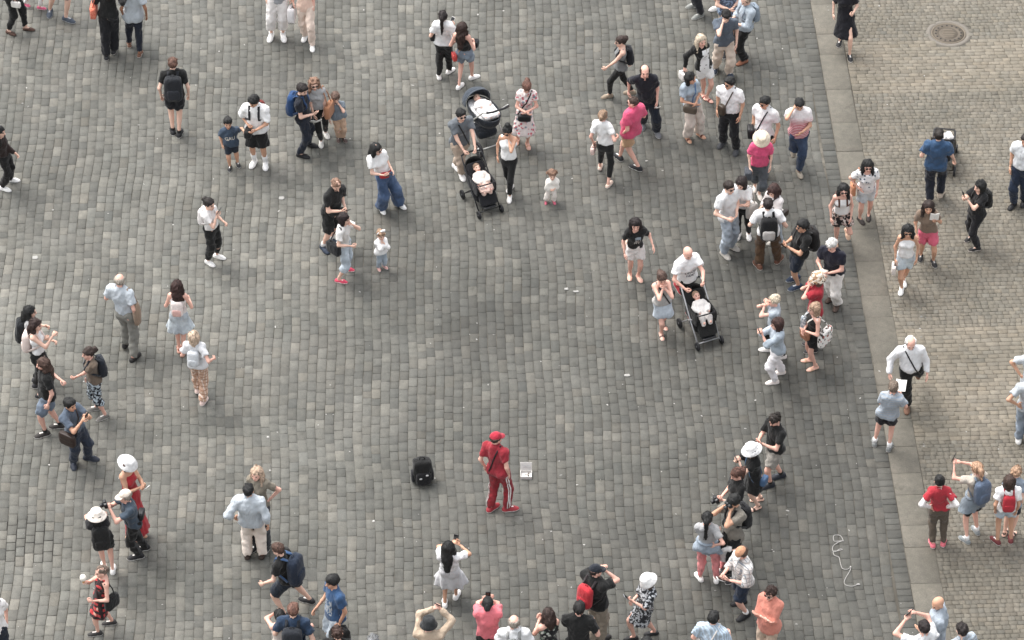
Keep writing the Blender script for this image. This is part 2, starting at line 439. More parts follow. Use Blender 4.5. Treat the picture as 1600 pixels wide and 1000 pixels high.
class Stones:
    """bevelled, slightly uneven blocks with a colour each"""
    Q = np.array([(8, 9, 10, 11)] + [(4 + k, 4 + (k + 1) % 4, 8 + (k + 1) % 4, 8 + k) for k in range(4)] + [(k, (k + 1) % 4, 4 + (k + 1) % 4, 4 + k) for k in range(4)])
    def __init__(s): s.v = []; s.c = []; s.cen = []
    def add(s, x0, x1, y0, y1, col, gap=0.004, jit=0.003, dz=0.0012, bev=0.0038, depth=0.035, shear=(0, 0, 0, 0)):
        r = rng.uniform(-1, 1, 12)
        cs = np.array([(x0 + gap, y0 + gap), (x1 - gap, y0 + gap), (x1 - gap, y1 - gap), (x0 + gap, y1 - gap)])
        cs[:, 0] += shear; cs += r[:8].reshape(4, 2) * jit
        c = cs.mean(0); z = r[8] * dz; tx, ty = r[9] * 0.006, r[10] * 0.006
        out = np.zeros((12, 3))
        for lev, (ins, zz) in enumerate(((0, -depth), (0, -bev), (bev, 0))):
            q = c + (cs - c) * (1 - 2 * ins / np.maximum(np.array([x1 - x0, y1 - y0]), 0.02))
            h = z + zz + (q[:, 0] - c[0]) * tx + (q[:, 1] - c[1]) * ty
            out[lev * 4:lev * 4 + 4] = q[:, :1] * PX + q[:, 1:] * PY + h[:, None] * ZU
        s.v.append(out); s.c.append(col); s.cen.append(c[0] * PX + c[1] * PY)
    def mesh(s, name, ids, loc=None):
        n = len(ids); v = np.concatenate([s.v[i] for i in ids]); f = (s.Q[None] + 12 * np.arange(n)[:, None, None]).reshape(-1, 4)
        if loc is not None: v = v - loc
        me = mesh_of(name, v, f, None, STONE, False)
        a = me.color_attributes.new('Col', 'FLOAT_COLOR', 'CORNER')
        col = np.ones((n, 36, 4), np.float32); col[:, :, :3] = np.array([s.c[i] for i in ids])[:, None, :]
        a.data.foreach_set('color', col.ravel()); return me
    def emit(s, root, piece, mass, limit=300, margin=6):
        px = np.array([to_px(c) for c in s.cen]); ins = (px[:, 0] > 4) & (px[:, 0] < 1596) & (px[:, 1] < 994) & (px[:, 1] > 4)
        order = np.argsort(-np.where(ins, px[:, 1], -1e6)); pick = [i for i in order[:limit] if ins[i]] if limit else []
        for i in pick:
            loc = s.cen[i]; o = obj_of(piece, s.mesh(piece, [i], loc), root); o.location = tuple(loc)
        rest = sorted(set(range(len(s.v))) - set(pick))
        if rest:
            o = obj_of(mass, s.mesh(mass, rest), root); o['kind'] = 'stuff'

def grey(v, warm=0.0): return (v * (1.022 + warm), v * (1.0 + warm * 0.1), v * (0.905 - warm * 0.7))
PATCHES = [(885, 460, 34, 16, 1.22, .03), (765, 520, 60, 40, .84, -.01), (300, 262, 90, 50, 1.10, .0), (1130, 470, 120, 50, .86, .0), (90, 850, 60, 40, .90, .0), (600, 130, 100, 40, 1.08, .01), (480, 560, 120, 50, .93, 0), (1240, 700, 70, 60, .88, 0), (420, 700, 90, 40, 1.07, .01), (1010, 760, 110, 50, 1.10, .0), (620, 380, 80, 40, .92, 0), (180, 120, 80, 30, .90, .0)]
def patch_tone(u, w):
    t = 1.0
    for cu, cw, ru, rw, k, _ in PATCHES:
        if ((u - cu) / ru) ** 2 + ((w - cw) / rw) ** 2 < 1 + 0.5 * sin(u * .13 + w * .21): t *= k
    return t
def field_col(x, y):
    p = x * PX + y * PY; u, w = to_px(p)
    # older, darker stone towards the slab strip and the near right; paler worn stone on the left
    k = np.clip((u - 380) / 760, 0, 1) * np.clip((w + 420) / 900, 0.5, 1) + 0.10 * np.clip((w - 500) / 500, 0, 1)
    base = lerp(0.119, 0.077, min(k, 1)) * patch_tone(u, w) * (1 + 0.10 * lowf(x, y) + 0.10 * lowf(2.9 * x, 1.7 * y, 3) + 0.05 * lowf(6.1 * x, 4.3 * y, 1))
    r = rng.random(); con = lerp(0.9, 0.7, min(k, 1))
    v = base * (1 + con * rng.normal(0, 0.08))
    warm = rng.normal(-0.004, 0.008)
    if r < 0.11: v = base * (1 + con * rng.uniform(0.2, 0.45)); warm += 0.022
    elif r < 0.27: v = base * (1 - con * rng.uniform(0.12, 0.27)); warm -= 0.010
    elif r < 0.31: warm += 0.03
    return grey(max(v, 0.028), warm)
def wav(x, y): return 0.028 * sin(0.55 * y + 0.35 * x) + 0.017 * sin(1.7 * y + 0.8 * x + 1) + 0.006 * sin(4.1 * y + 1.9 * x)
y_lo = to_pav(at(800, 1060))[1]; y_hi = to_pav(at(800, -90))[1]
x_lo = to_pav(at(-60, 0))[0] - 0.4
paving = struct('square_paving', mesh_of('square_paving', np.array([x_lo * PX + (y_lo - .3) * PY, EDGE * PX + (y_lo - .3) * PY, EDGE * PX + (y_hi + .3) * PY, x_lo * PX + (y_hi + .3) * PY]) + V3(0, 0, -0.0115), np.array([(0, 1, 2, 3)]), None, ground.data.materials[0], False))
S = Stones(); CW = 0.1465; x = EDGE - 0.235
while x > x_lo:
    y = y_lo - rng.uniform(0, 0.3); w = CW * rng.uniform(0.96, 1.04)
    while y < y_hi:
        L = rng.choice([0.17, 0.2, 0.23, 0.27, 0.31], p=[.12, .3, .3, .18, .1]) * rng.uniform(0.93, 1.07)
        a, b = wav(x - w / 2, y), wav(x - w / 2, y + L)
        # opened joints where a patch of stones has settled at the left
        u_, v_ = to_px((x - w / 2) * PX + (y + L / 2) * PY)
        g = 0.0075 if (0 < u_ < 88 and 808 < v_ < 880) else rng.choice([0.0014, 0.0024, 0.0038], p=[.45, .4, .15])
        S.add(x - w, x, y, y + L, field_col(x, y), gap=g, shear=(a, a, b, b))
        y += L
    x -= w
S.emit(paving, 'paving_stone', 'paving_stones')
# dark course laid crosswise along the strip
S = Stones(); y = y_lo
while y < y_hi:
    L = rng.uniform(0.12, 0.2); u, w = to_px((EDGE - .1) * PX + y * PY)
    S.add(EDGE - 0.233, EDGE - 0.004, y, y + L, grey(rng.uniform(0.062, 0.088) * (1.1 if w < 400 else 1), rng.normal(-0.01, .01)), gap=0.0035); y += L
S.emit(paving, 'edging_stone', 'edging_stones', 300)
# strip of wide slabs
strip = struct('slab_strip', mesh_of('slab_strip', np.array([EDGE * PX + (y_lo - .3) * PY, (EDGE + SLABW) * PX + (y_lo - .3) * PY, (EDGE + SLABW) * PX + (y_hi + .3) * PY, EDGE * PX + (y_hi + .3) * PY]) + V3(0, 0, -0.0115), np.array([(0, 1, 2, 3)]), None, ground.data.materials[0], False))
S = Stones(); y = y_lo
while y < y_hi:
    u, w = to_px((EDGE + .2) * PX + y * PY)
    L = rng.uniform(0.45, 1.25) if w < 620 else rng.uniform(0.28, 0.8)
    v = rng.uniform(0.116, 0.134) * (0.88 if 330 < w < 640 else 1.0)
    S.add(EDGE + rng.uniform(-.004, .008), EDGE + SLABW - rng.uniform(-.004, .014), y, y + L, grey(v * rng.uniform(.93, 1.07), 0.075), gap=0.003, dz=0.002, jit=0.002); y += L
S.emit(strip, 'slab', 'slabs', 300)
# small setts in cross courses, laid in bands
x_hi = to_pav(at(1670, 0))[0] + 0.4
setts = struct('sett_pavement', mesh_of('sett_pavement', np.array([(EDGE + SLABW) * PX + (y_lo - .3) * PY, x_hi * PX + (y_lo - .3) * PY, x_hi * PX + (y_hi + .3) * PY, (EDGE + SLABW) * PX + (y_hi + .3) * PY]) + V3(0, 0, -0.0105), np.array([(0, 1, 2, 3)]), None, ground.data.materials[0], False))
MAN = to_pav(at(1482, 52)); S = Stones(); y = y_lo
while y < y_hi:
    u, w = to_px((EDGE + 1.2) * PX + y * PY)
    long_ = (66 < w < 146) or (512 < w < 690)
    H = rng.uniform(0.088, 0.105) if long_ else rng.uniform(0.082, 0.108)
    x = EDGE + SLABW + 0.004 - rng.uniform(0, 0.05)
    while x < x_hi:
        W = rng.uniform(0.13, 0.21) if long_ else rng.uniform(0.085, 0.135)
        x0 = max(x, EDGE + SLABW + 0.004)
        cx, cy = (x + W / 2), y + H / 2
        if math.hypot(cx - MAN[0], cy - MAN[1]) > 0.41:
            v = (0.152 if long_ else 0.134) * (1 + 0.10 * lowf(1.4 * x, 1.4 * y, 5)) * (1 + rng.normal(0, 0.085))
            if 600 < w: v *= lerp(1, 0.8, np.clip((w - 600) / 300, 0, 1))
            wv = 0.012 * sin(1.1 * x + 0.6 * y)
            if x + W - x0 > 0.03: S.add(x0, x + W, y + wv, y + H + wv, grey(v, 0.095 + rng.normal(0, 0.015) + (0.025 if long_ else 0)), gap=0.0027, jit=0.004, dz=0.002)
        x += W
    y += H
S.emit(setts, 'sett', 'setts', 300)
# bare dark earth in the opened joints at lower left
be = [at(-30, 884), at(90, 884), at(90, 806), at(-30, 806)]
obj_of('bare_earth', mesh_of('bare_earth', np.array(be) + V3(0, 0, -0.008), np.array([(0, 1, 2, 3)]), None, plain('earth', (0.022, 0.02, 0.017), 0.95), False), paving)
# ring of dressed stone and the iron manhole cover
mc = MAN[0] * PX + MAN[1] * PY; AX = (PX, PY, ZU)
man = thing('manhole_cover', mc, 'round cast iron manhole cover set in the beige setts', 'manhole')
IRON = plain('cast_iron', '585046', 0.65, 0.35); IRON2 = plain('worn_iron', '6a6155', 0.6, 0.3)
q = MB(); q.add(*lathe(V3(0, 0, 0), AX, [(0.41, -0.03), (0.41, -0.004), (0.325, 0.001), (0.32, -0.02)], 40)); q.build('surround', [plain('ring_stone', (0.15, 0.135, 0.115), 0.85)], man)
q = MB(); q.add(*lathe(V3(0, 0, 0), AX, [(0.318, -0.03), (0.318, 0.004), (0.29, 0.004), (0.287, -0.006), (0.283, -0.006), (0.283, -.03)], 40)); q.build('frame', [IRON2], man)
q = MB(); q.add(*lathe(V3(0, 0, 0), AX, [(0.281, -0.03), (0.281, 0.003), (0.19, 0.003), (0.185, -0.003), (0.165, -0.003), (0.16, 0.004), (0.0, 0.005)], 40)); lid = q.build('lid', [IRON], man)
DK = plain('hole_shade', (0.01, 0.01, 0.01), 0.9)  # raised discs, the shade inside the vent holes put into their colour
for k in range(16):
    t = 2 * pi * k / 16; q = MB(); q.add(*lathe(V3(0, 0, 0), AX, [(0.019, 0.0), (0.019, 0.0045), (0, 0.0046)], 8)); o = q.build('vent_hole_shade', [DK], lid); o.location = tuple(0.232 * (PX * cos(t) + PY * sin(t)))
for k in range(5):
    q = MB(); q.add(*box(V3(0, 0, 0), AX, (0.12 - 0.02 * abs(k - 2), 0.011, 0.003))); o = q.build('rib', [IRON2], lid, smooth=False); o.location = tuple(PY * (k - 2) * 0.05 + ZU * 0.006)
# gum spots and specks of litter, too many to count
q = MB()
for i in range(500):
    u, w = rng.uniform(-20, 1620), rng.uniform(-20, 1020); p = at(u, w, 0.0); r = rng.choice([0.008, 0.012, 0.017, 0.024], p=[.42, .36, .17, .05])
    q.add(*lathe(p + V3(0, 0, 0.002), (nrm(V3(rng.normal(), rng.normal(), 0)), ZU * 0 + nrm(V3(rng.normal(), rng.normal(), 0)), ZU), [(r, 0), (r * .9, 0.004), (0, 0.005)], 6), mi=0 if rng.random() < .62 else 1)
o = q.build('chewing_gum_spots', [plain('gum', (0.42, 0.41, 0.39), 0.8), plain('old_gum', (0.19, 0.187, 0.175), 0.9)]); o['kind'] = 'stuff'; o['label'] = 'pale flattened gum spots and specks scattered over the paving'; o['category'] = 'litter'
# the dropped white cord
pts = [(1318, 846), (1313, 837), (1303, 837), (1303, 845), (1309, 846), (1317, 845), (1309, 848), (1302, 853), (1301, 860), (1306, 862), (1312, 858), (1316, 859), (1308, 861), (1302, 862), (1304, 868), (1311, 871), (1313, 880), (1316, 888), (1323, 890), (1329, 887), (1328, 892), (1322, 902), (1319, 910), (1323, 915), (1332, 916), (1341, 913)]
P0 = [at(u, w, 0.007) for u, w in pts]; pp = []
for i in range(len(P0) - 1):
    a, b, c, d = P0[max(i - 1, 0)], P0[i], P0[i + 1], P0[min(i + 2, len(P0) - 1)]
    for t in (0, .25, .5, .75):
        pp.append(0.5 * ((2 * b) + (c - a) * t + (2 * a - 5 * b + 4 * c - d) * t * t + (3 * b - a - 3 * c + d) * t ** 3))
pp.append(P0[-1])
for i, p in enumerate(pp): p[2] += 0.002 * (1 + sin(i * 0.9))
base = P0[-1] * V3(1, 1, 0)
crd = thing('cord', base, 'tangled white cord lying on the dark paving near the slab strip', 'cord')
CW_ = plain('white_cord', (0.36, 0.35, 0.335), 0.8)
q = MB(); q.add(*tube(pp, 0.0056, 6)); q.build('line', [CW_], crd, base)
q = MB(); q.add(*superq(at(1329, 886, .02), AX, (.014, .02, .012), .8, .8, 6, 8)); q.build('knot', [CW_], crd, base)
q = MB(); q.add(*superq(at(1341, 913, .016), AX, (.03, .015, .01), .8, .8, 6, 8)); q.build('tag', [CW_], crd, base)
# flattened scraps
SCR = plain('paper', (0.30, 0.295, 0.28), 0.9)
for u, w, sx, sy, lab in ((885, 452, .035, .03, 'crumpled white scrap beside the tan patched stone near the middle'), (900, 456, .05, .022, 'flat white scrap lying right of the tan patched stone'), (980, 587, .05, .03, 'pale pebble of litter below the pushchair on bare paving'), (55, 403, .05, .045, 'white paper scrap on the paving at far left'), (440, 310, .05, .045, 'scribbled pale card on the paving left of the bearded man'), (1478, 237, .07, .05, 'small white wrapper on the setts right of the man with pushchair')):
    q = MB(); vs, fs = superq(V3(0, 0, 0.008), AX, (sx, sy, .008), .6, .5, 6, 10, 0.12); q.add(vs, fs); o = q.build('paper_scrap', [SCR]); o.location = tuple(at(u, w, 0.0)); o['label'] = lab; o['category'] = 'litter'
# ------------------------------------------------------------------ people: head, hands and shoes made once, bodies and clothes per person
I3 = (V3(1, 0, 0), V3(0, 1, 0), V3(0, 0, 1))
def make_head():
    # x = left, y = forward, z = up, origin at half the head's height
    P = [El((0, -.012, .030), I3, (.076, .095, .088), .03), El((0, .022, -.045), I3, (.057, .066, .073), .04),
         Pr((0, .058, -.098), (0, .062, -.096), .020, .020, k=.025), Pr((0, .086, .012), (0, .107, -.026), .009, .015, k=.016),
         El((0, .076, .026), I3, (.050, .017, .011), .016), El((0, .085, -.060), I3, (.026, .012, .010), .012)]
    for s in (-1, 1): P.append(El((s * .078, -.004, -.008), I3, (.011, .021, .031), .010)); P.append(El((s * .036, .060, -.030), I3, (.022, .022, .022), .02))
    S = [El((s * .031, .104, .005), I3, (.017, .017, .012)) for s in (-1, 1)]
    v, q = skin_of(P, .0095, subs=S)
    for s in (-1, 1):     # eyeballs
        a, b = superq((s * .031, .081, .005), I3, (.015, .011, .011), 1, 1, 5, 7); n = len(v); v = np.concatenate([v, a]); q = np.concatenate([q, np.array(b) + n])
    c = v[q].mean(1); m = np.zeros(len(q), int); ax = np.abs(c[:, 0])
    m[(ax < .024) & (c[:, 2] > -.070) & (c[:, 2] < -.051) & (c[:, 1] > .078)] = 1
    m[(ax > .013) & (ax < .05) & (c[:, 2] > .021) & (c[:, 2] < .033) & (c[:, 1] > .068)] = 2
    m[len(q) - 70:] = 3
    return v, q, m
HEAD = make_head()
def make_hand(curl, spread=0.05):
    b = MB()
    W = [(0, .024, .019), (.03, .036, .017), (.065, .041, .015), (.09, .039, .012)]
    vs = []; fs = []; n = 8
    for y, rx, rz in W:
        for k in range(n): vs.append((rx * cos(2 * pi * k / n), y, rz * sin(2 * pi * k / n)))
    for i in range(3):
        for k in range(n): fs.append((i * n + k, i * n + n + k, i * n + n + (k + 1) % n, i * n + (k + 1) % n))
    fs.append(tuple(range(n))); fs.append(tuple(3 * n + k for k in range(n - 1, -1, -1))); b.add(vs, fs)
    for i, L in enumerate((.058, .074, .080, .070)):
        x = -.030 + .020 * i; p = V3(x, .082, 0); a = 0.0; pts = [p]; sx = (i - 1.5) * spread
        for sgm in (.45, .32, .23):
            a += curl * (0.8 + .12 * (3 - i)); p = p + L * sgm * V3(sx, cos(a), -sin(a)); pts.append(p)
        b.add(*tube(pts, [.0098, .009, .0082, .0062], 5))
    p = V3(.034, .022, -.004); pts = [p, p + V3(.020, .026, -.006 - .01 * curl), p + V3(.026 - .012 * curl, .055, -.010 - .024 * curl), p + V3(.026 - .025 * curl, .074, -.012 - .034 * curl)]
    b.add(*tube(pts, [.012, .0108, .0095, .007], 5))
    return np.concatenate(b.v), b.f
HANDS = {k: make_hand(c) for k, c in (('relax', .38), ('grip', 1.05), ('flat', .12))}
def make_shoe(style):
    k = .03
    if style == 'sandal':
        P = [Pr((0, -.035, .030), (0, .10, .024), .033, .036, (ZU, 1.2), k=k), Pr((0, .10, .022), (0, .16, .018), .038, .028, (ZU, 1.5), k=k), Pr((0, -.02, .04), (0, -.005, .11), .034, .034, k=k)]
    else:
        top = {'sneaker': .075, 'flat': .05, 'boot': .14}[style]; r = .036 if style == 'flat' else .042
        P = [Pr((0, -.038, .036), (0, .10, .030), r, r + .004, k=k), Pr((0, .10, .028), (0, .158, .024), r + .003, r - .008, (ZU, 1.2), k=k), Pr((0, -.02, .045), (0, -.008, top), r, r - .002, k=k)]
    sole = [El((0, -.035, .010), I3, (.041, .045, .02), .02), El((0, .05, .008), I3, (.040, .1, .02), .02), El((0, .115, .010), I3, (.047, .075, .022), .02)]
    top_ = {'sandal': .118, 'sneaker': .088, 'flat': .062, 'boot': .165}[style]
    v, q = skin_of(P + sole, .0125, post=lambda F, X, Y, Z: np.maximum(np.maximum(F, .0015 - Z), Z - top_))
    c = v[q].mean(1); m = np.zeros(len(q), int); m[c[:, 2] < (.024 if style != 'sandal' else .018)] = 1
    if style == 'sandal': m[(c[:, 2] >= .018) & (((c[:, 1] > .075) & (c[:, 1] < .115)) | ((c[:, 1] > -.075) & (c[:, 1] < .02) & (c[:, 2] > .055) & (c[:, 2] < .08)))] = 2
    else: m[(m == 0) & (c[:, 1] > .02) & (c[:, 1] < .1) & (np.abs(c[:, 0]) < .016) & (c[:, 2] > .045)] = 2
    return v, q, m
SHOE = {}
def shoe_mesh(style, mats, key):
    k = (style, key)
    if k not in SHOE:
        if style not in SHOE: SHOE[style] = make_shoe(style)
        v, q, m = SHOE[style]; SHOE[k] = mesh_of('shoe', v, q, m, mats)
    return SHOE[k]
EYE = plain('eye', (.05, .035, .03), .3); LIP = plain('lips', 'b5685f', .5)
LENS = plain('dark_lens', (.012, .012, .014), .15)

ARMS = {  # (outward, forward, up) of the wrist from the shoulder in arm lengths, elbow hint (out, fwd, up), hand curl
    'down': ((.10, .06, -.93), (.5, -1, 0), 'relax'), 'hang': ((.16, .0, -.92), (.6, -1, 0), 'relax'), 'fwd': ((.06, .40, -.80), (.4, -1, -.2), 'relax'), 'back': ((.12, -.36, -.84), (.5, -1, 0), 'relax'),
    'phone': ((-.22, .58, -.30), (.7, -.3, -1), 'grip'), 'phonelo': ((-.20, .52, -.46), (.7, -.4, -1), 'grip'), 'phonehi': ((-.22, .56, .06), (.7, .0, -1), 'grip'), 'cam': ((-.24, .36, .24), (.9, .1, -1), 'grip'),
    'face': ((-.20, .26, .20), (.6, .3, -1), 'relax'), 'ear': ((-.06, .12, .26), (.8, .3, -1), 'grip'), 'up': ((-.10, .46, .66), (.9, .2, -.4), 'grip'), 'reach': ((.05, .80, .30), (.5, -.3, -1), 'grip'),
    'hip': ((.04, -.02, -.68), (1, -.8, .1), 'flat'), 'cross': ((-.42, .36, -.42), (.8, .2, -1), 'relax'), 'push': ((.00, .66, -.62), (.8, -.6, -.3), 'grip'), 'strap': ((-.05, .30, -.26), (.8, -.3, -1), 'grip'),
    'away': ((.24, .08, -.88), (.5, -1, 0), 'relax'), 'side': ((.55, .30, -.70), (.4, -1, -.3), 'relax'), 'out': ((.72, .30, -.50), (.4, -1, -.5), 'grip'), 'belly': ((-.22, .40, -.58), (.8, -.4, -.8), 'relax'), 'pocket': ((.10, .02, -.74), (.8, -1, 0), 'grip'),
    'mouth': ((-.24, .26, .12), (.8, .2, -1), 'grip'), 'bent': ((.06, .45, -.52), (.6, -.6, -1), 'grip'), 'armback': ((.05, -.22, -.6), (1, -.6, 0), 'relax')}
PEOPLE = {}
def ik(a, b, l1, l2, hint):
    d = b - a; L = np.linalg.norm(d); mx = (l1 + l2) * .995
    if L > mx: b = a + d / L * mx; d = b - a; L = mx
    L = max(L, abs(l1 - l2) + .02); n = nrm(d)
    x = (l1 * l1 - l2 * l2 + L * L) / (2 * L); y = math.sqrt(max(l1 * l1 - x * x, 0))
    h = hint - n * np.dot(hint, n); return a + n * x + nrm(h) * y, b
def add_strands(v, q, hd, HU, back, r, n, ln, curly):
    """locks laid over the hair surface so that its outline and tone break up"""
    if not len(q): return v, q, np.zeros(len(q), int)
    c = v[q].mean(1); nn = np.cross(v[q[:, 2]] - v[q[:, 0]], v[q[:, 3]] - v[q[:, 1]]); nn /= np.linalg.norm(nn, axis=1)[:, None] + 1e-9
    ok = np.where(nn[:, 2] > -.5)[0]; pick = r.choice(ok, size=min(n, len(ok)), replace=False); V = [v]; Q = [q]; M = [np.zeros(len(q), int)]; k = len(v)
    for i in pick:
        N_ = nn[i]; comb = back * .6 - ZU * 1.0 + r.normal(0, .35 if not curly else 1.0, 3); d = nrm(comb - N_ * np.dot(comb, N_)); s = np.cross(d, N_); w = r.uniform(.004, .008); L = ln * r.uniform(.6, 1.3)
        p0 = c[i] - d * L * .4 - N_ * .006; p1 = c[i] + N_ * r.uniform(.001, .005); p2 = c[i] + d * L * .5 - N_ * (.006 if ln < .06 else .010) + N_ * r.uniform(0, .012)
        V.append(np.array([p0 - s * w, p0 + s * w, p1 - s * w * 1.2, p1 + s * w * 1.2, p2 - s * w * .4, p2 + s * w * .4])); Q.append(np.array([(k, k + 1, k + 3, k + 2), (k + 2, k + 3, k + 5, k + 4)])); M.append(np.full(2, 1 if r.random() < .5 else 2)); k += 6
    return np.concatenate(V), np.concatenate(Q), np.concatenate(M)
def fdir(a): a = radians(a); return V3(sin(a), -cos(a), 0)
class Body: pass

def person(who, label, hc, ft=None, a=0, sex='m', h=None, skin='fair', hair=('short', '2a211c'), top=('tee', 'e8e6e4'), bot=('trousers', '1c1d22'),
           shoe=('sneaker', '26262a', 'd8d6d2'), arms=('down', 'down'), look=(0, 6), twist=0, fat=1.0, belly=0, hat=None, glasses=None, sock=None, foot_a=None, beard=None, age='adult', extra=None, seed=None, scarf=None, band=None, group='visitors on the square'):
    """hc = pixel of the head's centre, ft = pixels of the two feet (u, v[, lift]), a = facing: 0 towards the camera, 90 right, 180 away"""
    B = Body(); sd = len(PEOPLE) * 13 + 5 if seed is None else seed; rr = np.random.default_rng(sd)
    B.F = F = fdir(a); B.L = L = V3(-F[1], F[0], 0); B.sex = sex
    lo_, hi_ = {'adult': (1.64, 1.88) if sex == 'm' else (1.55, 1.76), 'child': (.95, 1.5), 'toddler': (.72, 1.0)}[age]
    if ft is None:
        h = h or (1.74 if sex == 'm' else 1.65); hz = h - .122; g = at(hc[0], hc[1], hz); g[2] = 0; w = .085 if age == 'adult' else .06
        fp = [g + L * w + F * rr.uniform(-.03, .06), g - L * w + F * rr.uniform(-.03, .06)]; hd = V3(g[0], g[1], hz)
    else:
        fp = []
        for f in ft: fp.append(at(f[0], f[1], f[2] if len(f) > 2 else 0.0))
        wts = [1.0 if len(f) < 3 else .35 for f in ft]; g = sum(p * w for p, w in zip(fp, wts)) / sum(wts); g = g * V3(1, 1, 0)
        q = at_y(hc[0], hc[1], g[1]); hh = q[2] + .122
        if h is None: h = float(np.clip(hh, lo_, hi_))
        hz = h - .122 * (1 if age == 'adult' else .85); hd = at(hc[0], hc[1], hz)
        dv = (hd - g) * V3(1, 1, 0); m = np.linalg.norm(dv)
        if m > .34: hd = V3(*(g + dv / m * .34)[:2], hz)
        fp.sort(key=lambda p: -np.dot(p - g, L))
    hs_ = {'adult': .94, 'child': .86 + .1 * (h - 1.0), 'toddler': .80}[age] * (1.0 if sex == 'm' else .97)       # head scale
    s = h / 1.75; rs = s ** (1.0 if age == 'adult' else .75) * (.955 if sex == 'm' else .885)
    hipz = h * {'adult': .525, 'child': .49, 'toddler': .43}[age]
    hd = hd.copy(); hip = lerp(g, hd * V3(1, 1, 0), .45); 
    Llen = hipz - .075 * s; thigh, shin = Llen * .515, Llen * .5
    aof = .05 * s; fds = []
    for i, p in enumerate(fp):
        fa = a + (10 if i == 0 else -10) if foot_a is None else foot_a[i] if np.ndim(foot_a) else foot_a
        fds.append(fdir(fa))
    B.ank = [p - fd * aof + ZU * .08 * s for p, fd in zip(fp, fds)]
    hw = .088 * rs
    for _ in range(6):
        B.hip = [V3(*(hip + L * hw * sg)[:2], hipz) for sg in (1, -1)]
        ex = max(np.linalg.norm(B.ank[i] - B.hip[i]) - (thigh + shin) * .992 for i in (0, 1) if B.ank[i][2] < .14)  if any(k[2] < .14 for k in B.ank) else 0
        if ex <= 0: break
        hipz -= ex * 1.05
    B.knee = []
    for i in (0, 1):
        kn, an = ik(B.hip[i], B.ank[i], thigh, shin, F + L * (.12 if i == 0 else -.12)); B.knee.append(kn); B.ank[i] = an
    sg = nrm(rot(F, ZU, radians(twist))); Fc = sg; Lc = V3(-Fc[1], Fc[0], 0); B.Fc, B.Lc = Fc, Lc
    hipc = V3(hip[0], hip[1], hipz); B.hipc = hipc; neckb = V3(*(hd - Fc * .035 * s)[:2], 0); shz = h - .334 * hs_ * (s ** .2 if age == 'adult' else 1); 
    neckb = lerp(hipc, V3(neckb[0], neckb[1], shz + .04 * s), 1.0); shc = lerp(hipc, neckb, .90); shc[2] = shz
    waist = lerp(hipc, shc, .36); chest = lerp(hipc, shc, .78); B.waist, B.chest, B.shc = waist, chest, shc
    sw = (.178 if sex == 'm' else .152) * rs * (1 + (fat - 1) * .35); 
    if age != 'adult': sw *= .9
    up_, fo_ = .166 * h * (1 if age == 'adult' else .92), .145 * h * (1 if age == 'adult' else .92); al = up_ + fo_
    B.sh = [shc + Lc * sw * q for q in (1, -1)]; B.elb = []; B.wri = []; B.hcurl = []
    for i, sgn in enumerate((1, -1)):
        ar = arms[i]; hk = None
        if isinstance(ar, str): o, hk, cu = ARMS[ar]
        elif ar[0] == 'px':      # the wrist seen at pixel (u, v), dy metres behind the chest
            t = at_y(ar[1], ar[2], chest[1] + ar[3]); o = None; hk = ARMS[ar[4] if len(ar) > 4 else 'phone'][1]; cu = ARMS[ar[4] if len(ar) > 4 else 'phone'][2]
        else: o, hk, cu = ar[:3] if len(ar) > 2 else (ar[0], ar[1], 'relax')
        if o is not None:
            jit = rr.normal(0, .025, 3); t = B.sh[i] + al * (Lc * sgn * (o[0] + jit[0]) + Fc * (o[1] + jit[1]) + ZU * (o[2] + jit[2] * .5))
        e, w = ik(B.sh[i], t, up_, fo_, Lc * sgn * hk[0] + Fc * hk[1] + ZU * hk[2]); B.elb.append(e); B.wri.append(w); B.hcurl.append(cu)
    # head frame
    hy, hp = look[0], look[1]; HF = rot(Fc, ZU, radians(hy)); HL = V3(-HF[1], HF[0], 0); HF2 = nrm(HF * cos(radians(hp)) - ZU * sin(radians(hp))); HU = np.cross(HF2, HL) * 1.0
    if HU[2] < 0: HU = -HU
    B.hd, B.HF, B.HL, B.HU, B.hs = hd, HF2, HL, HU, hs_
    B.root = g; B.h = h; B.s = s; B.gv = []; B.gq = []; B.bvh = None
    # ---- body surface
    sq = (Fc, 1.38 / (1 + (fat - 1) * .5)); R = lambda r: r * rs; fr = lambda r: r * rs * fat
    hipr, wr_, chr_ = (.132, .118, .142) if sex == 'm' else (.140, .104, .124)
    if age != 'adult': hipr, wr_, chr_ = .118, .115, .122
    T = dict(pel=Pr(hipc + ZU * R(-.005), lerp(hipc, waist, .45), fr(hipr), fr(lerp(hipr, wr_, .4)), sq, k=.06), wai=Pr(lerp(hipc, waist, .4), waist, fr(lerp(hipr, wr_, .6)), fr(wr_), sq, k=.06),
             che=Pr(waist, chest, fr(wr_), fr(chr_), sq, k=.06), uch=Pr(chest, lerp(chest, shc, .7), fr(chr_), R(.105) * (1 + (fat - 1) * .5), (Fc, 1.5), k=.06),
             sho=Pr(B.sh[0] - ZU * R(.005), B.sh[1] - ZU * R(.005), R(.052), R(.052), None, k=.06))
    if belly: T['bel'] = Pr(waist + Fc * (.045 + .05 * belly) * rs - ZU * .02, waist + Fc * (.045 + .05 * belly) * rs + ZU * .03, R(.10 + .035 * belly), R(.09 + .03 * belly), None, k=.08)
    if sex == 'f' and age == 'adult':
        for q in (1, -1): T['bu%d' % q] = Pr(chest + Lc * q * R(.062) + Fc * R(.062) - ZU * R(.02), chest + Lc * q * R(.062) + Fc * R(.066) - ZU * R(.03), R(.056), R(.056), None, k=.05)
    tr = {'tr%d' % q: Pr(neckb + ZU * R(.02), shc + Lc * sw * .72 * q + ZU * R(.012), R(.046), R(.043), None, k=.05) for q in (1, -1)}
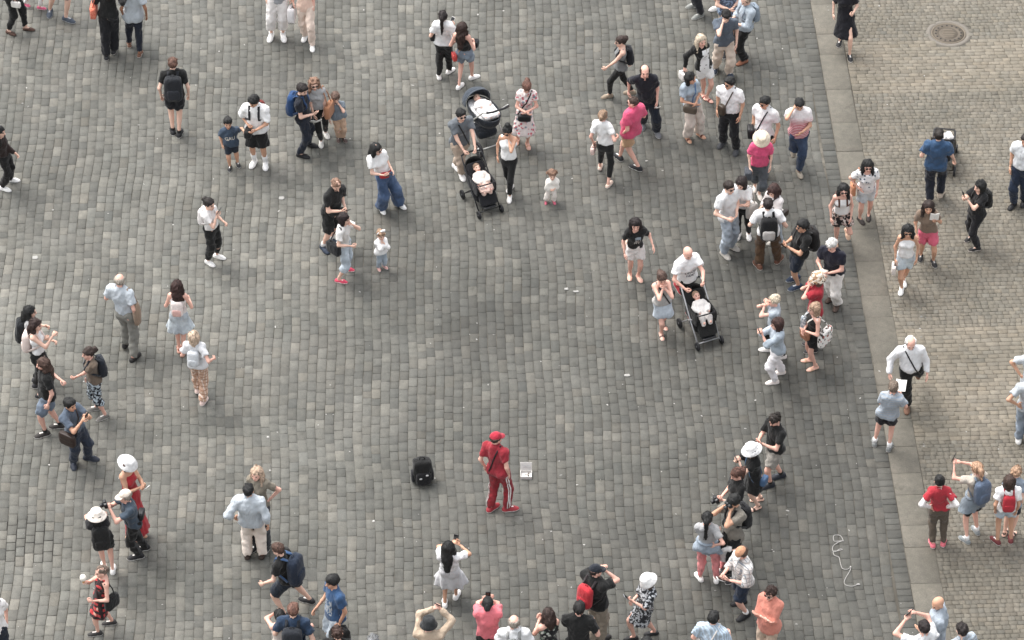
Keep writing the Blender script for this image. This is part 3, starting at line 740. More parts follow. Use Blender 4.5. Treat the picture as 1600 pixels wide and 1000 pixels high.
    butt = [Pr(B.hip[i] - F * R(.045) + ZU * R(.01), B.hip[i] - F * R(.042) - ZU * R(.03), R(.088) * fat ** .5, R(.082) * fat ** .5, None, k=.05) for i in (0, 1)]
    TH = [Pr(B.hip[i] - ZU * R(.02), B.knee[i], R(.084) * fat ** .5, R(.055), None, k=.04) for i in (0, 1)]
    SH_ = [Pr(B.knee[i], B.ank[i], R(.053), R(.036), None, k=.03) for i in (0, 1)]
    CA = [Pr(lerp(B.knee[i], B.ank[i], .18) - nrm(np.cross(np.cross(B.ank[i] - B.knee[i], F), B.ank[i] - B.knee[i])) * -R(.018), lerp(B.knee[i], B.ank[i], .45) + nrm(np.cross(np.cross(B.ank[i] - B.knee[i], F), B.ank[i] - B.knee[i])) * R(.014), R(.048), R(.042), None, k=.03) for i in (0, 1)]
    UA = [Pr(B.sh[i], B.elb[i], R(.049) * fat ** .4, R(.039), None, k=.03) for i in (0, 1)]
    FA = [Pr(B.elb[i], B.wri[i], R(.040), R(.0265), None, k=.02) for i in (0, 1)]
    ft_ = [Pr(B.ank[i] - ZU * .02, B.ank[i] + fds[i] * .09 * s - ZU * .045 * s, R(.032), R(.024), None, k=.02) for i in (0, 1)]
    nk = [Pr(neckb - ZU * .02, hd - HU * .05 * hs_ - HF2 * .012, R(.054) if sex == 'm' else R(.047), .047 * hs_, None, k=.03)]
    prims = list(T.values()) + list(tr.values()) + butt + TH + SH_ + CA + UA + FA + ft_ + nk
    v, q = skin_of(prims, .0265 if age == 'adult' else .018)
    mats = [skin_m(skin), LIP, hair_m(hair[1] if hair else '6a5a4c'), EYE]
    vs = [v]; qs = [q]; ms = [np.zeros(len(q), int)]; n = len(v)
    hv, hq, hm = HEAD; M = np.array([HL, HF2, HU]); vs.append(hd + (hv * hs_) @ M); qs.append(hq + n); ms.append(hm); n += len(hv)
    faces = None; extra_v = []; extra_f = []
    for i, sgn in enumerate((1, -1)):
        hvv, hf = HANDS[B.hcurl[i]]; d = nrm(B.wri[i] - B.elb[i]); th = nrm(Fc * .8 + ZU * .5 - Lc * sgn * .3); th = nrm(th - d * np.dot(th, d)); pn = np.cross(th, d)
        # palm faces the body's midline
        pz = pn; inward = -Lc * sgn - Fc * .2
        if np.dot(-pz, inward) < 0: pz = -pz
        MM = np.array([th, d, pz]); sc_ = rs * (1.02 if age == 'adult' else .95)
        pv = B.wri[i] - d * .012 + (hvv * sc_) @ MM; extra_v.append(pv)
        extra_f += [tuple(k + n for k in f) for f in hf]; n += len(hvv)
    B.hand = [B.wri[i] + nrm(B.wri[i] - B.elb[i]) * .085 * rs for i in (0, 1)]
    B.handdir = [nrm(B.wri[i] - B.elb[i]) for i in (0, 1)]
    root = thing('person', g, label, 'person', group); B.obj = root
    allv = np.concatenate(vs + extra_v) - g; allf = np.concatenate(qs)
    me = bpy.data.meshes.new('body')
    lt = np.concatenate([np.full(len(allf), 4), np.array([len(f) for f in extra_f])]).astype(np.int32); lp = np.concatenate([allf.ravel(), np.concatenate([np.array(f) for f in extra_f])]).astype(np.int32)
    me.vertices.add(len(allv)); me.vertices.foreach_set('co', allv.astype(np.float32).ravel()); me.loops.add(len(lp)); me.loops.foreach_set('vertex_index', lp)
    me.polygons.add(len(lt)); me.polygons.foreach_set('loop_start', (np.cumsum(lt) - lt).astype(np.int32)); me.polygons.foreach_set('loop_total', lt); me.update(calc_edges=True)
    for m in mats: me.materials.append(m)
    me.polygons.foreach_set('material_index', np.concatenate([np.concatenate(ms), np.zeros(len(extra_f), int)]).astype(np.int32)); me.polygons.foreach_set('use_smooth', np.ones(len(lt), bool)); me.update()
    obj_of('body', me, root)
    GR = .0218 if age == 'adult' else .016
    def put(name, prims, mat, h=GR, **kw):
        v, q = skin_of(prims, h, **kw)
        if name != 'sleeve': B.gv.append(v); B.gq.append(q)
        return obj_of(name, mesh_of(name, v - g, q, None, mat), root)
    C = lambda col, kw: cloth(col, kw.get('pat'), kw.get('cols', ()))
    # ---- lower garment
    bot = bot or ('none', '000000'); bt, bc, bk = bot[0], bot[1], (bot[2] if len(bot) > 2 else {})
    wz = waist[2] - .02 * s; lowp = [T['pel'].off(.011), T['wai'].off(.007)] + [b.off(.011) for b in butt]
    wcut = lambda F_, X, Y, Z: np.maximum(F_, Z - wz)
    B.low = []
    if bt in ('trousers', 'shorts', 'leggings'):
        ln = bk.get('len', {'trousers': .97, 'leggings': .93, 'shorts': .02}[bt]); wd = bk.get('w', {'trousers': .030, 'leggings': .010, 'shorts': .030 if sex == 'f' else .040}[bt]); o0 = .020 if bt != 'leggings' else .010; kk = .035 if bt != 'shorts' else .014
        if age != 'adult': wd *= .55; o0 *= .5; kk = .014
        LP = []
        for i in (0, 1):
            if ln <= 0.0 + .3:     # ends on the thigh or just under the knee
                e = lerp(B.hip[i], B.knee[i], min(1, .62 + ln)) if ln < .38 else None; d = nrm(B.knee[i] - B.hip[i]); t = min(1.0, .62 + ln)
                re = lerp(TH[i].ra, TH[i].rb, t) + wd
                LP.append(Pr(TH[i].a, e + d * .05, TH[i].ra + o0, re, None, cuts=[(e, d)], k=kk))
            else:
                e = lerp(B.knee[i], B.ank[i], ln); d = nrm(B.ank[i] - B.knee[i])
                LP.append(Pr(TH[i].a, B.knee[i], TH[i].ra + o0, TH[i].rb + lerp(o0, wd, .5), None, k=kk))
                re = lerp(SH_[i].ra, SH_[i].rb, ln) + wd
                LP.append(Pr(B.knee[i], e + d * .05, SH_[i].ra + lerp(o0, wd, .5) + .006, re, None, cuts=[(e, d)], k=min(kk, .03)))
        B.low = lowp + LP
        put('trousers' if ln > .3 and bt == 'trousers' else ('leggings' if bt == 'leggings' else 'shorts'), B.low, C(bc, bk), folds=(.0115 if bt != 'leggings' else .0022) * (1 if age == 'adult' else .6), seed=sd, post=wcut, freq=.9)
    elif bt == 'skirt':
        ln = bk.get('len', .5); fl = bk.get('flare', .06); hz_ = hipz * (1 - ln); c0 = lerp(hipc, waist, .35); kx = lerp(B.knee[0], B.knee[1], .5)
        t = (hipz - hz_) / max(hipz - kx[2], .05); ce = lerp(hipc, kx, min(t, 1.3)); ce = V3(ce[0], ce[1], hz_ - .02)
        spr = np.linalg.norm((B.knee[0] - B.knee[1]) * V3(1, 1, 0)) * .15 * min(1, t)
        P = [Pr(c0, hipc, fr(wr_) + .01, fr(hipr) + .02, sq, k=.05), Pr(hipc, ce, fr(hipr) + .02, fr(hipr) + .02 + fl + spr, (Fc, 1.28), k=.05)] + [b.off(.016) for b in butt]
        npl = 9; amp = bk.get('pleat', .012)
        def post(F_, X, Y, Z):
            ang = np.arctan2(Y - ce[1], X - ce[0]); w = np.clip((hipz - Z) / max(hipz - hz_, .05), 0, 1)
            return np.maximum(np.maximum(F_ + amp * w * np.sin(npl * ang + sd), Z - wz), hz_ + .012 * np.sin(3 * ang) - Z)
        B.low = P; put('skirt', P, C(bc, bk), post=post, folds=.003, seed=sd)
    # ---- upper garment
    tt, tc_, tk = top[0], top[1], (top[2] if len(top) > 2 else {})
    of = tk.get('off', {'tee': .022, 'shirt': .028, 'polo': .023, 'blouse': .028, 'tank': .020, 'dress': .016, 'long': .022, 'jacket': .034, 'bare': .01}[tt])
    hem = tk.get('hem', {'tee': -.03, 'shirt': -.04, 'polo': -.03, 'blouse': -.03, 'tank': .02, 'dress': None, 'long': -.03, 'jacket': -.05, 'bare': .0}[tt])
    slv = tk.get('slv', {'tee': .62, 'shirt': .66, 'polo': .66, 'blouse': .6, 'tank': 0, 'dress': 0, 'long': 1.97, 'jacket': 1.97, 'bare': 0}[tt])
    UP = [T['pel'].off(of + .004), T['wai'].off(of + (.006 if fat > 1 or sex == 'm' else 0)), T['che'].off(of), T['uch'].off(of * .8)] + [T[k].off(of * .8) for k in T if k.startswith('bu') or k == 'bel']
    if hem is not None and hem < .04: UP += [b.off(of + .002) for b in butt]
    wide = slv > 0
    if wide: UP += [T['sho'].off(of * .7)] + [t.off(of * .55) for t in tr.values()]
    else:
        st = tk.get('strap', .62)
        UP += [Pr(chest + Lc * sw * st * q_ + Fc * .0, shc + Lc * sw * st * q_ + ZU * R(.030), R(.078), R(.047), (Fc, .95), k=.025) for q_ in (1, -1)]
    for i, sgn in enumerate((1, -1)):
        if slv <= 0: continue
        t = min(slv, 1); e = lerp(B.sh[i], B.elb[i], t); d = nrm(B.elb[i] - B.sh[i])
        re = lerp(UA[i].ra, UA[i].rb, t) + of * .75 + (.010 if slv < 1 else 0)
        UP.append(Pr(B.sh[i], e + (d * .03 if slv < 1 else 0), UA[i].ra + of * .75, re, None, cuts=[(e, d)] if slv < 1 else (), k=.03))
        if slv > 1:
            t2 = slv - 1; e2 = lerp(B.elb[i], B.wri[i], t2); d2 = nrm(B.wri[i] - B.elb[i])
            UP.append(Pr(B.elb[i], e2 + d2 * .03, UA[i].rb + of * .75, lerp(FA[i].ra, FA[i].rb, t2) + of * .7, None, cuts=[(e2, d2)], k=.025))
    B.up = list(UP); nr = tk.get('neck', .062); nkc = neckb + Fc * R(.012 + .5 * max(0, nr - .062)) + ZU * R(.035)
    if tt == 'dress':
        ln = tk.get('len', .55); fl = tk.get('flare', .03); hz_ = hipz * (1 - ln); kx = lerp(B.knee[0], B.knee[1], .5); t = (hipz - hz_) / max(hipz - kx[2], .05); ce = lerp(hipc, kx, min(t, 1.2)); ce = V3(ce[0], ce[1], hz_ - .02)
        spr = np.linalg.norm((B.knee[0] - B.knee[1]) * V3(1, 1, 0)) * .15 * min(1, t)
        UP = UP + [Pr(hipc, ce, fr(hipr) + of, fr(hipr) + of + fl + spr, (Fc, 1.3), k=.06)]
        amp = tk.get('pleat', .008)
        def post(F_, X, Y, Z):
            ang = np.arctan2(Y - ce[1], X - ce[0]); w = np.clip((hipz + .1 - Z) / max(hipz - hz_, .05), 0, 1)
            return np.maximum(F_ + amp * w * np.sin(8 * ang + sd), hz_ + .01 * np.sin(3 * ang + sd) - Z)
        B.low = UP
    else:
        hz2 = hipz + hem * s if hem is not None else hipz
        nz = nrm(V3(rr.normal(0, .05), rr.normal(0, .05), 1))
        def post(F_, X, Y, Z): return np.maximum(F_, -((X - hipc[0]) * nz[0] + (Y - hipc[1]) * nz[1] + (Z - hz2) * nz[2]))
    nm = {'tee': 't_shirt', 'shirt': 'shirt', 'polo': 'polo_shirt', 'blouse': 'blouse', 'tank': 'tank_top', 'dress': 'dress', 'long': 'shirt', 'jacket': 'jacket', 'bare': 'top'}[tt]
    put(nm, UP, C(tc_, tk), folds=tk.get('folds', .006 if tt == 'tank' else .0075 if slv > 1 else .0105), seed=sd + 1, post=post, subs=[El(nkc, (Lc, Fc, ZU), (R(nr), R(nr * .95), R(nr * 1.05)))], freq=.85)
    if tk.get('under'):
        for i in (0, 1):
            d2 = nrm(B.wri[i] - B.elb[i]); put('sleeve', [UA[i].off(.009), Pr(B.elb[i], B.wri[i] + d2 * .02, UA[i].rb + .010, FA[i].rb + .010, None, cuts=[(B.wri[i], d2)], k=.02)], cloth(tk['under']), folds=.004, seed=sd + i)
    if tt in ('polo', 'shirt') or tk.get('collar'):
        cc = tk.get('collar') or tc_; ring = []; ups = []
        for k in range(13):
            t = pi * 2 * k / 12 * .93 + radians(100); dd = Lc * cos(t) + Fc * sin(t); ring.append(neckb + ZU * R(.030 - .026 * dd @ Fc) + dd * R(.066) + Fc * R(.01)); ups.append(dd + ZU * .5)
        vs_, fs_ = ribbon(ring, ups, .034, .008); b = MB(); b.add(vs_, fs_); b.build('collar', [cloth(cc if isinstance(cc, str) else tc_)], root, g)
    # ---- hair
    Hs = lambda x, y, z: hd + hs_ * (HL * x + HF2 * y + HU * z)
    if hair:
        st, hc_ = hair[0], hair[1]; hm_ = hair_m(hc_); hk = hair[2] if len(hair) > 2 else {}
        n_ = nrm(HU * .75 - HF2 * .66); th = hk.get('th', .0); gz = .0135
        P = []; off = -.0145
        if st in ('short', 'long', 'pony', 'bun', 'bob', 'curly', 'tail2'):
            e = .008 + th
            cut = [(hd + n_ * off * hs_, -n_)] + ([(Hs(0, 0, .036), HU)] if hat else [])
            P.append(El(Hs(0, -.014, .030), (HL, HF2, HU), np.array([.080 + e, .097 + e, .090 + e]) * hs_, .02, cuts=cut))
            if st == 'short' and not hat: P.append(El(Hs(0, .03, .088), (HL, HF2, HU), np.array([.058, .05, .026 + th]) * hs_, .03))
        if st == 'fringe':
            e = .013; cut = [(Hs(0, 0, .068), HU), (Hs(0, .03, 0), HF2), (Hs(0, 0, -.075), -HU)]
            P.append(El(Hs(0, -.012, .02), (HL, HF2, HU), np.array([.080 + e, .100 + e, .085 + e]) * hs_, .02, cuts=cut))
        bk_ = -Fc
        if st == 'long':
            ln = hk.get('len', .30); yb = Hs(0, -.062, -.01); end = V3(yb[0], yb[1], yb[2] - ln) + bk_ * (.055 + .02 * fat)
            mid = V3(yb[0], yb[1], yb[2] - ln * .45) + bk_ * .045
            P += [Pr(yb, mid, .080 * hs_, .078, (HF, 1.5), k=.05), Pr(mid, end, .078, .045, (Fc, 1.9), k=.04)]
            for q_ in (1, -1):
                ys = Hs(q_ * .066, -.022, .01); P.append(Pr(ys, V3(ys[0], ys[1], ys[2] - .10) + HL * q_ * .016, .036, .032, None, k=.04)); P.append(Pr(V3(ys[0], ys[1], ys[2] - .09) + HL * q_ * .016, V3(ys[0], ys[1], ys[2] - min(ln * .85, .24)) + Fc * (.05 if (sd + q_) % 3 else -.05) + HL * q_ * .03, .033, .018, None, k=.03))
        elif st == 'bob':
            yb = Hs(0, -.05, 0); P.append(Pr(yb, yb - ZU * .11, .082 * hs_, .070, (HF, 1.25), k=.04))
            for q_ in (1, -1): ys = Hs(q_ * .066, -.01, .01); P.append(Pr(ys, ys - ZU * .10 + HL * q_ * .005, .034, .026, None, k=.04))
        elif st == 'pony':
            ln = hk.get('len', .24); kn = Hs(0, -.112, .03); P += [Pr(kn, kn - HF * .02, .030, .030, None, k=.02), Pr(kn - HF * .03, V3(kn[0], kn[1], kn[2] - ln) - HF * .035, .036, .016, None, k=.03)]
        elif st == 'bun': kn = Hs(0, hk.get('y', -.085), hk.get('z', .095)); P.append(Pr(kn, kn + HU * .012, .048, .043, None, k=.016))
        elif st == 'tail2':
            for q_ in (1, -1): kn = Hs(q_ * .07, -.06, .04); P.append(Pr(kn, kn + HL * q_ * .035 - ZU * .03, .026, .018, None, k=.015))
        if st == 'buzz': P = [El(Hs(0, -.013, .031), (HL, HF2, HU), np.array([.079, .097, .090]) * hs_, .02, cuts=[(hd + n_ * (off + .012) * hs_, -n_)])]
        if hat and st in ('short', 'long', 'pony', 'bun', 'bob', 'curly'): pass
        if P:
            fz = .0075 if st in ('curly', 'long', 'bob') else .0055
            if st == 'curly': fz = .012
            v, q = skin_of(P, gz, folds=fz, seed=sd + 2, freq=2.4 if st == 'curly' else 1.7); V_, Q_, M_ = add_strands(v, q, hd, HU, bk_, rr, 0 if hat else 130 if st != 'fringe' else 60, .085 if st in ('long', 'pony', 'bob') else .045, st == 'curly'); obj_of('hair', mesh_of('hair', V_ - g, Q_, M_, [hm_, hair_m(hc_, 1.45), hair_m(hc_, .6)]), root)
    if beard:
        P = [El(Hs(0, .036, -.078), (HL, HF2, HU), np.array([.052, .056, .040]) * hs_, .02)]
        v, q = skin_of(P, .0125, folds=.003, seed=sd); obj_of('beard', mesh_of('beard', v - g, q, None, hair_m(beard)), root)
    if glasses:
        b = MB()
        for q_ in (1, -1):
            b.add(*superq(Hs(q_ * .033, .097, .006), (HL, HF2, HU), np.array([.027, .007, .019]) * hs_, .7, .6, 6, 8))
            b.add(*tube([Hs(q_ * .056, .092, .012), Hs(q_ * .079, .05, .012), Hs(q_ * .082, -.01, .004)], .0035, 4))
        b.add(*tube([Hs(-.012, .102, .012), Hs(.012, .102, .012)], .004, 4)); b.build('sunglasses' if glasses is True else 'glasses', [LENS], root, g)
    if hat:
        kind, hcol = hat[0], hat[1]; hm2 = cloth(hcol, *( (hat[2], hat[3]) if len(hat) > 3 else ())); b = MB(); AXh = (HL, HF2, HU); c = Hs(0, -.012, .040)
        if kind == 'sun':
            b.add(*lathe(c, AXh, [(.095 * hs_, -.012), (.150, -.034), (.152, -.027), (.100 * hs_, .002), (.098 * hs_, .05), (.088 * hs_, .080), (.06, .092), (0, .094)], 22, (1, 1.1)))
            o = b.build('hat', [hm2], root, g); b2 = MB(); b2.add(*lathe(c, AXh, [(.1035 * hs_, .004), (.1025 * hs_, .03), (.1005 * hs_, .03)], 22, (1, 1.1))); b2.build('hat_band', [cloth(hat[4] if len(hat) > 4 else 'c9c2ba')], o)
        elif kind == 'bucket':
            b.add(*lathe(c, AXh, [(.098 * hs_, -.01), (.128, -.048), (.131, -.040), (.101 * hs_, .01), (.096 * hs_, .06), (.08 * hs_, .083), (.05, .090), (0, .091)], 20, (1, 1.12))); b.build('hat', [hm2], root, g)
        else:
            fw = -1 if kind == 'cap_back' else 1; AXc = (HL, HF2 * fw, HU); v, q = skin_of([El(Hs(0, -.013, .036), (HL, HF2, HU), np.array([.088, .107, .094]) * hs_, .02, cuts=[(Hs(0, 0, .040), -HU)])], .0125)
            o = obj_of('cap', mesh_of('cap', v - g, q, None, hm2), root)
            vs_ = []; fs_ = []; c2 = Hs(0, -.013, .042)
            for k in range(9):
                t = -1.05 + 2.1 * k / 8; d0 = HL * sin(t) * .085 + HF2 * fw * cos(t) * .098; d1 = HL * sin(t) * .088 + HF2 * fw * (cos(t) * .105 + .075 * cos(t * .8)) - HU * .020
                for dz in (.004, -.004): vs_.append(c2 + d0 * hs_ + HU * dz); vs_.append(c2 + d1 * hs_ + HU * dz)
            for k in range(8):
                i0 = k * 4; fs_ += [(i0, i0 + 1, i0 + 5, i0 + 4), (i0 + 2, i0 + 6, i0 + 7, i0 + 3), (i0 + 1, i0 + 3, i0 + 7, i0 + 5)]
            b.add(vs_, fs_); b.build('visor', [cloth(hat[2]) if len(hat) == 3 else hm2], o, g)
            for e in ([] if kind != 'cap_back' else []): pass
    if band:
        b = MB(); b.add(*tube([Hs(.09 * sin(t), .0 + .02 * cos(t), .035 + .085 * cos(t)) for t in np.linspace(-1.5, 1.5, 9)], .012, 5)); b.build('headband', [cloth(band)], root, g)
        b = MB(); b.add(*superq(Hs(.03, .03, .125), (HL, HF2, HU), (.05, .02, .03), .8, .8, 6, 8)); b.build('bow', [cloth(band)], root, g)
    # ---- shoes
    ss, s1, s2 = shoe[:3]; s3 = shoe[3] if len(shoe) > 3 else s2
    for i in (0, 1):
        if ss == 'sandal': mts = [skin_m(skin), plain('sole', s2, .7), plain('strap', s1, .6)]
        else: mts = [plain('shoe', s1, .7), plain('sole', s2, .7), plain('laces', s3, .7)]
        me = shoe_mesh(ss, mts, (s1, s2, s3, skin if ss == 'sandal' else 0)); o = obj_of('shoe', me, root); sc_ = s ** .9 * (1.03 if sex == 'm' else .93); lift = B.ank[i][2] - .08 * s
        o.location = tuple((B.ank[i] - g) * V3(1, 1, 0) + ZU * max(lift, 0)); o.scale = (sc_,) * 3
        d = fds[i]; o.rotation_euler = (-radians(min(65, max(0, lift) * 190)), 0, math.atan2(d[1], d[0]) - pi / 2)
        if lift > .05: o.location = tuple(np.array(o.location) + ZU * .03 * sc_)
    if sock:
        for i in (0, 1):
            e = lerp(B.knee[i], B.ank[i], sock[1]); d = nrm(B.knee[i] - B.ank[i]); b = MB(); rr_ = lerp(SH_[i].ra, SH_[i].rb, sock[1]) + .008
            b.add(*tube([B.ank[i] - d * .02, lerp(B.ank[i], e, .5), e], [R(.036) + .008, rr_, rr_ + .002], 10)); b.build('sock', [cloth(sock[0])], root, g)
    B.who = who; PEOPLE[who] = B
    if extra: 
        for fn, *ar in extra: fn(B, *ar)
    return B
# ------------------------------------------------------------------ things people carry and wear
from mathutils.bvhtree import BVHTree
def hit(B, p, n, gap=.006, far=.6):
    """the spot where clothes are met coming from outside along -n towards p"""
    if B.bvh is None:
        vs = []; qs = []; k = 0
        for v, q in zip(B.gv, B.gq): vs += v.tolist(); qs += (q + k).tolist(); k += len(v)
        B.bvh = BVHTree.FromPolygons(vs, qs)
    n = nrm(n); o = p + n * .36
    for _ in range(5):
        loc, nn, idx, dist = B.bvh.ray_cast(o.tolist(), (-n).tolist(), .6)
        if loc is None: break
        loc = np.array(loc)
        if np.dot(np.array(nn), n) > -.2: return loc + n * gap
        o = loc - n * .004
    return push_out(B.up + B.low, p, n, gap)
def part_frame(B): return B.Lc, B.Fc, ZU
def surf(B, p, n, gap=.006): return hit(B, p, n, gap)
def strap_path(B, pts, gap=.008):
    """pts = (lateral, up, direction angle) on the torso, 0 = forward; pushed onto the clothes"""
    P = []; U = []
    for l, z, t in pts:
        n = B.Fc * cos(t) + B.Lc * sin(t); c = lerp(B.hipc, B.shc, z) + B.Lc * l
        P.append(hit(B, c, n, gap)); U.append(n)
    return P, U
def backpack(B, col, size=1.0, lab=None, pocket=None, straps=True, slung=0, trim=None, front=False, scol=None):
    s = B.s * size; L, F, U = part_frame(B); 
    if front: F = -F
    h = .235 * s; d = .085 * s; w = .155 * s
    c = lerp(B.hipc, B.shc, .60) + L * slung
    back = hit(B, c, -F, .004); cen = back - F * d * .92; m = cloth(col) if not isinstance(col, tuple) else cloth(*col)
    t = thing('backpack', back * V3(1, 1, 0) + ZU * (cen[2] - h), lab or 'backpack worn by ' + B.who, 'backpack', 'backpacks worn by visitors'); g = np.array(t.location)
    q = MB(); q.add(*superq(cen, (L, -F, nrm(U + F * .06)), (w, d, h), .45, .55, 12, 16, .03)); q.build('bag', [m], t, g)
    pm = cloth(pocket) if pocket else m
    q = MB(); q.add(*superq(cen - F * d * .80 - U * h * .38, (L, -F, U), (w * .74, d * .48, h * .44), .45, .5, 8, 12)); q.build('pocket', [pm], t, g)
    q = MB(); hp = cen + U * h * .96 + F * d * .4; q.add(*tube([hp - L * .04 * s, hp + U * .035 * s - L * .02 * s, hp + U * .035 * s + L * .02 * s, hp + L * .04 * s], .008, 5)); q.build('grab_handle', [pm], t, g)
    q = MB(); zz = [cen - F * d * .45 + L * w * .93 * sin(a) + U * h * (.3 + .62 * cos(a)) for a in np.linspace(-1.6, 1.6, 9)]; q.add(*tube(zz, .006, 4)); q.build('zip', [cloth(trim or '0c0c0e')], t, g)
    if straps:
        for sg in ((1, -1) if not slung else (1 if slung > 0 else -1,)):
            l = .085 * B.s * (1 if B.sex == 'm' else .9) * sg; P, Un = strap_path(B, [(l, .90, pi), (l, .93, pi * .75 * 1)], .004) if False else ([], [])
            sh = B.shc + L * l; pts = []
            pts.append(cen + F * d * .6 + L * l + U * h * .82); ups = [U]
            pts.append(hit(B, sh - F * .02 * B.s, nrm(U - F * .5), .004)); ups.append(nrm(U - F * .5))
            pts.append(hit(B, sh + F * .03, nrm(U + F * .4), .004)); ups.append(nrm(U + F * .4))
            for zz_ in (.92, .80, .66): pts.append(hit(B, lerp(B.hipc, B.shc, zz_) + L * l, F, .004)); ups.append(F)
            sd_ = nrm(L * sg + F * .2); pts.append(hit(B, lerp(B.hipc, B.shc, .54), sd_, .004)); ups.append(sd_)
            pts.append(cen + L * sg * w * .9 - U * h * .6 + F * d * .7); ups.append(sd_)
            vs, fs = ribbon(pts, ups, .046 * s, .010); q = MB(); q.add(vs, fs); q.build('strap', [cloth(scol) if scol else m], t, g)
    return t
def cross_strap(B, side, w=.022, zlow=.02, gap=.004):
    """closed strap from one shoulder to the other hip; side = +1 over the left shoulder"""
    L, F = B.Lc, B.Fc; top = B.shc + L * side * .075 * B.s + ZU * .02; bot = lerp(B.hipc, B.shc, zlow) - L * side * .11 * B.s
    c = lerp(top, bot, .5); ax = nrm(top - bot); P = []; U = []
    for k in range(25):
        t = 2 * pi * k / 24; n = nrm(ax * cos(t) + F * sin(t)); P.append(hit(B, c, n, gap, .6)); U.append(n)
    return ribbon(P, U, w, .006), P
def shoulder_bag(B, col, side=1, size=(.12, .045, .09), lab=None, cross=True, pos=None, strap='15151a', name='shoulder_bag', flap=True, long=.04):
    """side = shoulder that carries it (+1 left); the bag hangs at the opposite hip when worn across"""
    L, F = B.Lc, B.Fc; w, d, h = (np.array(size) * B.s); hs = -side if cross else side
    if pos is None: pos = (hs * .75, .55, -.02)
    n = nrm(L * pos[0] + F * pos[1]); c0 = B.hipc + ZU * pos[2]; p = hit(B, c0, n, .004); cen = p + n * d * .95
    tx = nrm(np.cross(ZU, n)); m = cloth(*col) if isinstance(col, tuple) else leather(col)
    t = thing(name, p * V3(1, 1, 0) + ZU * (cen[2] - h), lab or 'bag worn by ' + B.who, 'bag', 'bags carried by visitors'); g = np.array(t.location)
    q = MB(); q.add(*superq(cen, (tx, n, ZU), (w, d, h), .4, .4, 10, 14, .02)); q.build('bag', [m], t, g)
    if flap: q = MB(); q.add(*superq(cen + n * d * .55 + ZU * h * .42, (tx, n, ZU), (w * .96, d * .55, h * .60), .4, .4, 6, 10)); q.build('flap', [m], t, g)
    sm = leather(strap)
    if cross:
        (vs, fs), _ = cross_strap(B, side, zlow=long); q = MB(); q.add(vs, fs); q.build('strap', [sm], t, g)
    else:
        sh = hit(B, B.shc + L * side * .12 * B.s, ZU, .004); q = MB(); q.add(*tube([cen + tx * w * .8 + ZU * h * .9, lerp(cen + tx * w * .6, sh, .5) + n * .02 + tx * .03, sh, lerp(cen - tx * w * .6, sh, .5) + n * .01 - tx * .03, cen - tx * w * .8 + ZU * h * .9], .008, 5)); q.build('strap', [sm], t, g)
    return t
def hand_bag(B, hand, col, size=(.14, .05, .11), lab=None, drop=.10, name='handbag', cat='bag', handle='2a2220', out=0.0, soft=.04):
    p = B.hand[hand] + B.Lc * (out * (1 if hand == 0 else -1)); w, d, h = np.array(size) * B.s; cen = p - ZU * (drop * B.s + h); tx = B.Fc; n = np.cross(ZU, tx); m = cloth(*col) if isinstance(col, tuple) else cloth(col)
    cen = cen + B.Lc * (1 if hand == 0 else -1) * d * .6
    cen[2] = max(cen[2], h + .02)
    t = thing(name, cen * V3(1, 1, 0) + ZU * (cen[2] - h), lab or 'bag held by ' + B.who, cat, 'bags carried by visitors'); g = np.array(t.location)
    q = MB(); q.add(*superq(cen, (tx, n, ZU), (w, d, h), .35, .4, 10, 14, soft)); q.build('bag', [m], t, g)
    for s_ in (1, -1):
        q = MB(); q.add(*tube([cen + tx * w * .5 + n * d * .5 * s_ + ZU * h * .9, p + tx * .015 + n * .008 * s_, p - tx * .015 + n * .008 * s_, cen - tx * w * .5 + n * d * .5 * s_ + ZU * h * .9], .007, 5)); q.build('handle', [leather(handle)], t, g)
    return t
def tote(B, side, col, size=(.18, .06, .17), lab=None, strap=None, z=.02, fwd=0.0, soft=.05, e1=.3):
    """bag hanging from a shoulder under the arm"""
    L, F = B.Lc, B.Fc; w, d, h = np.array(size) * B.s; n = nrm(L * side + F * fwd); p = hit(B, lerp(B.hipc, B.shc, z), n, .03); cen = p + n * d * .9; tx = nrm(np.cross(ZU, n)); m = cloth(*col) if isinstance(col, tuple) else cloth(col)
    t = thing('tote_bag', cen * V3(1, 1, 0) + ZU * (cen[2] - h), lab or 'tote on the shoulder of ' + B.who, 'bag', 'bags carried by visitors'); g = np.array(t.location)
    q = MB(); q.add(*superq(cen, (tx, n, ZU), (w, d, h), e1, .45 if e1 < .5 else .8, 12, 16, soft)); q.build('bag' if e1 < .5 else 'cloth', [m], t, g)
    sh = hit(B, B.shc + L * side * .125 * B.s, nrm(ZU + L * side * .3), .004); sm = cloth(strap) if strap else m
    for s_ in (1, -1):
        q = MB(); q.add(*tube([cen + tx * w * .55 * s_ + ZU * h * .9, lerp(cen + ZU * h, sh, .5) + tx * w * .42 * s_ + n * .02, sh + tx * .03 * s_ , sh + tx * .005 * s_], .011, 5)); q.build('handle', [sm], t, g)
    return t
def phone(B, hand=1, lab=None, col='141418', up=None, off=None):
    p = B.hand[hand] + B.Fc * .02 + ZU * .02 if off is None else B.hand[hand] + off
    if hand == 'mid': pass
    f = nrm(B.hd - p); x = nrm(np.cross(f, ZU)); u = np.cross(x, f); 
    if u[2] < 0: u = -u
    t = thing('mobile_phone', p - u * .075, lab or 'mobile phone held by ' + B.who, 'phone', 'phones held by visitors'); g = np.array(t.location)
    q = MB(); q.add(*superq(p, (x, f, u), (.037, .005, .076), .15, .2, 6, 12)); o = q.build('case', [plain('phone_case', col, .4)], t, g)
    q = MB(); q.add(*box(p + f * .0055, (x, f, u), (.033, .001, .069))); q.build('screen', [plain('phone_screen', '0b0c10', .15)], t, g, smooth=False)
    return t
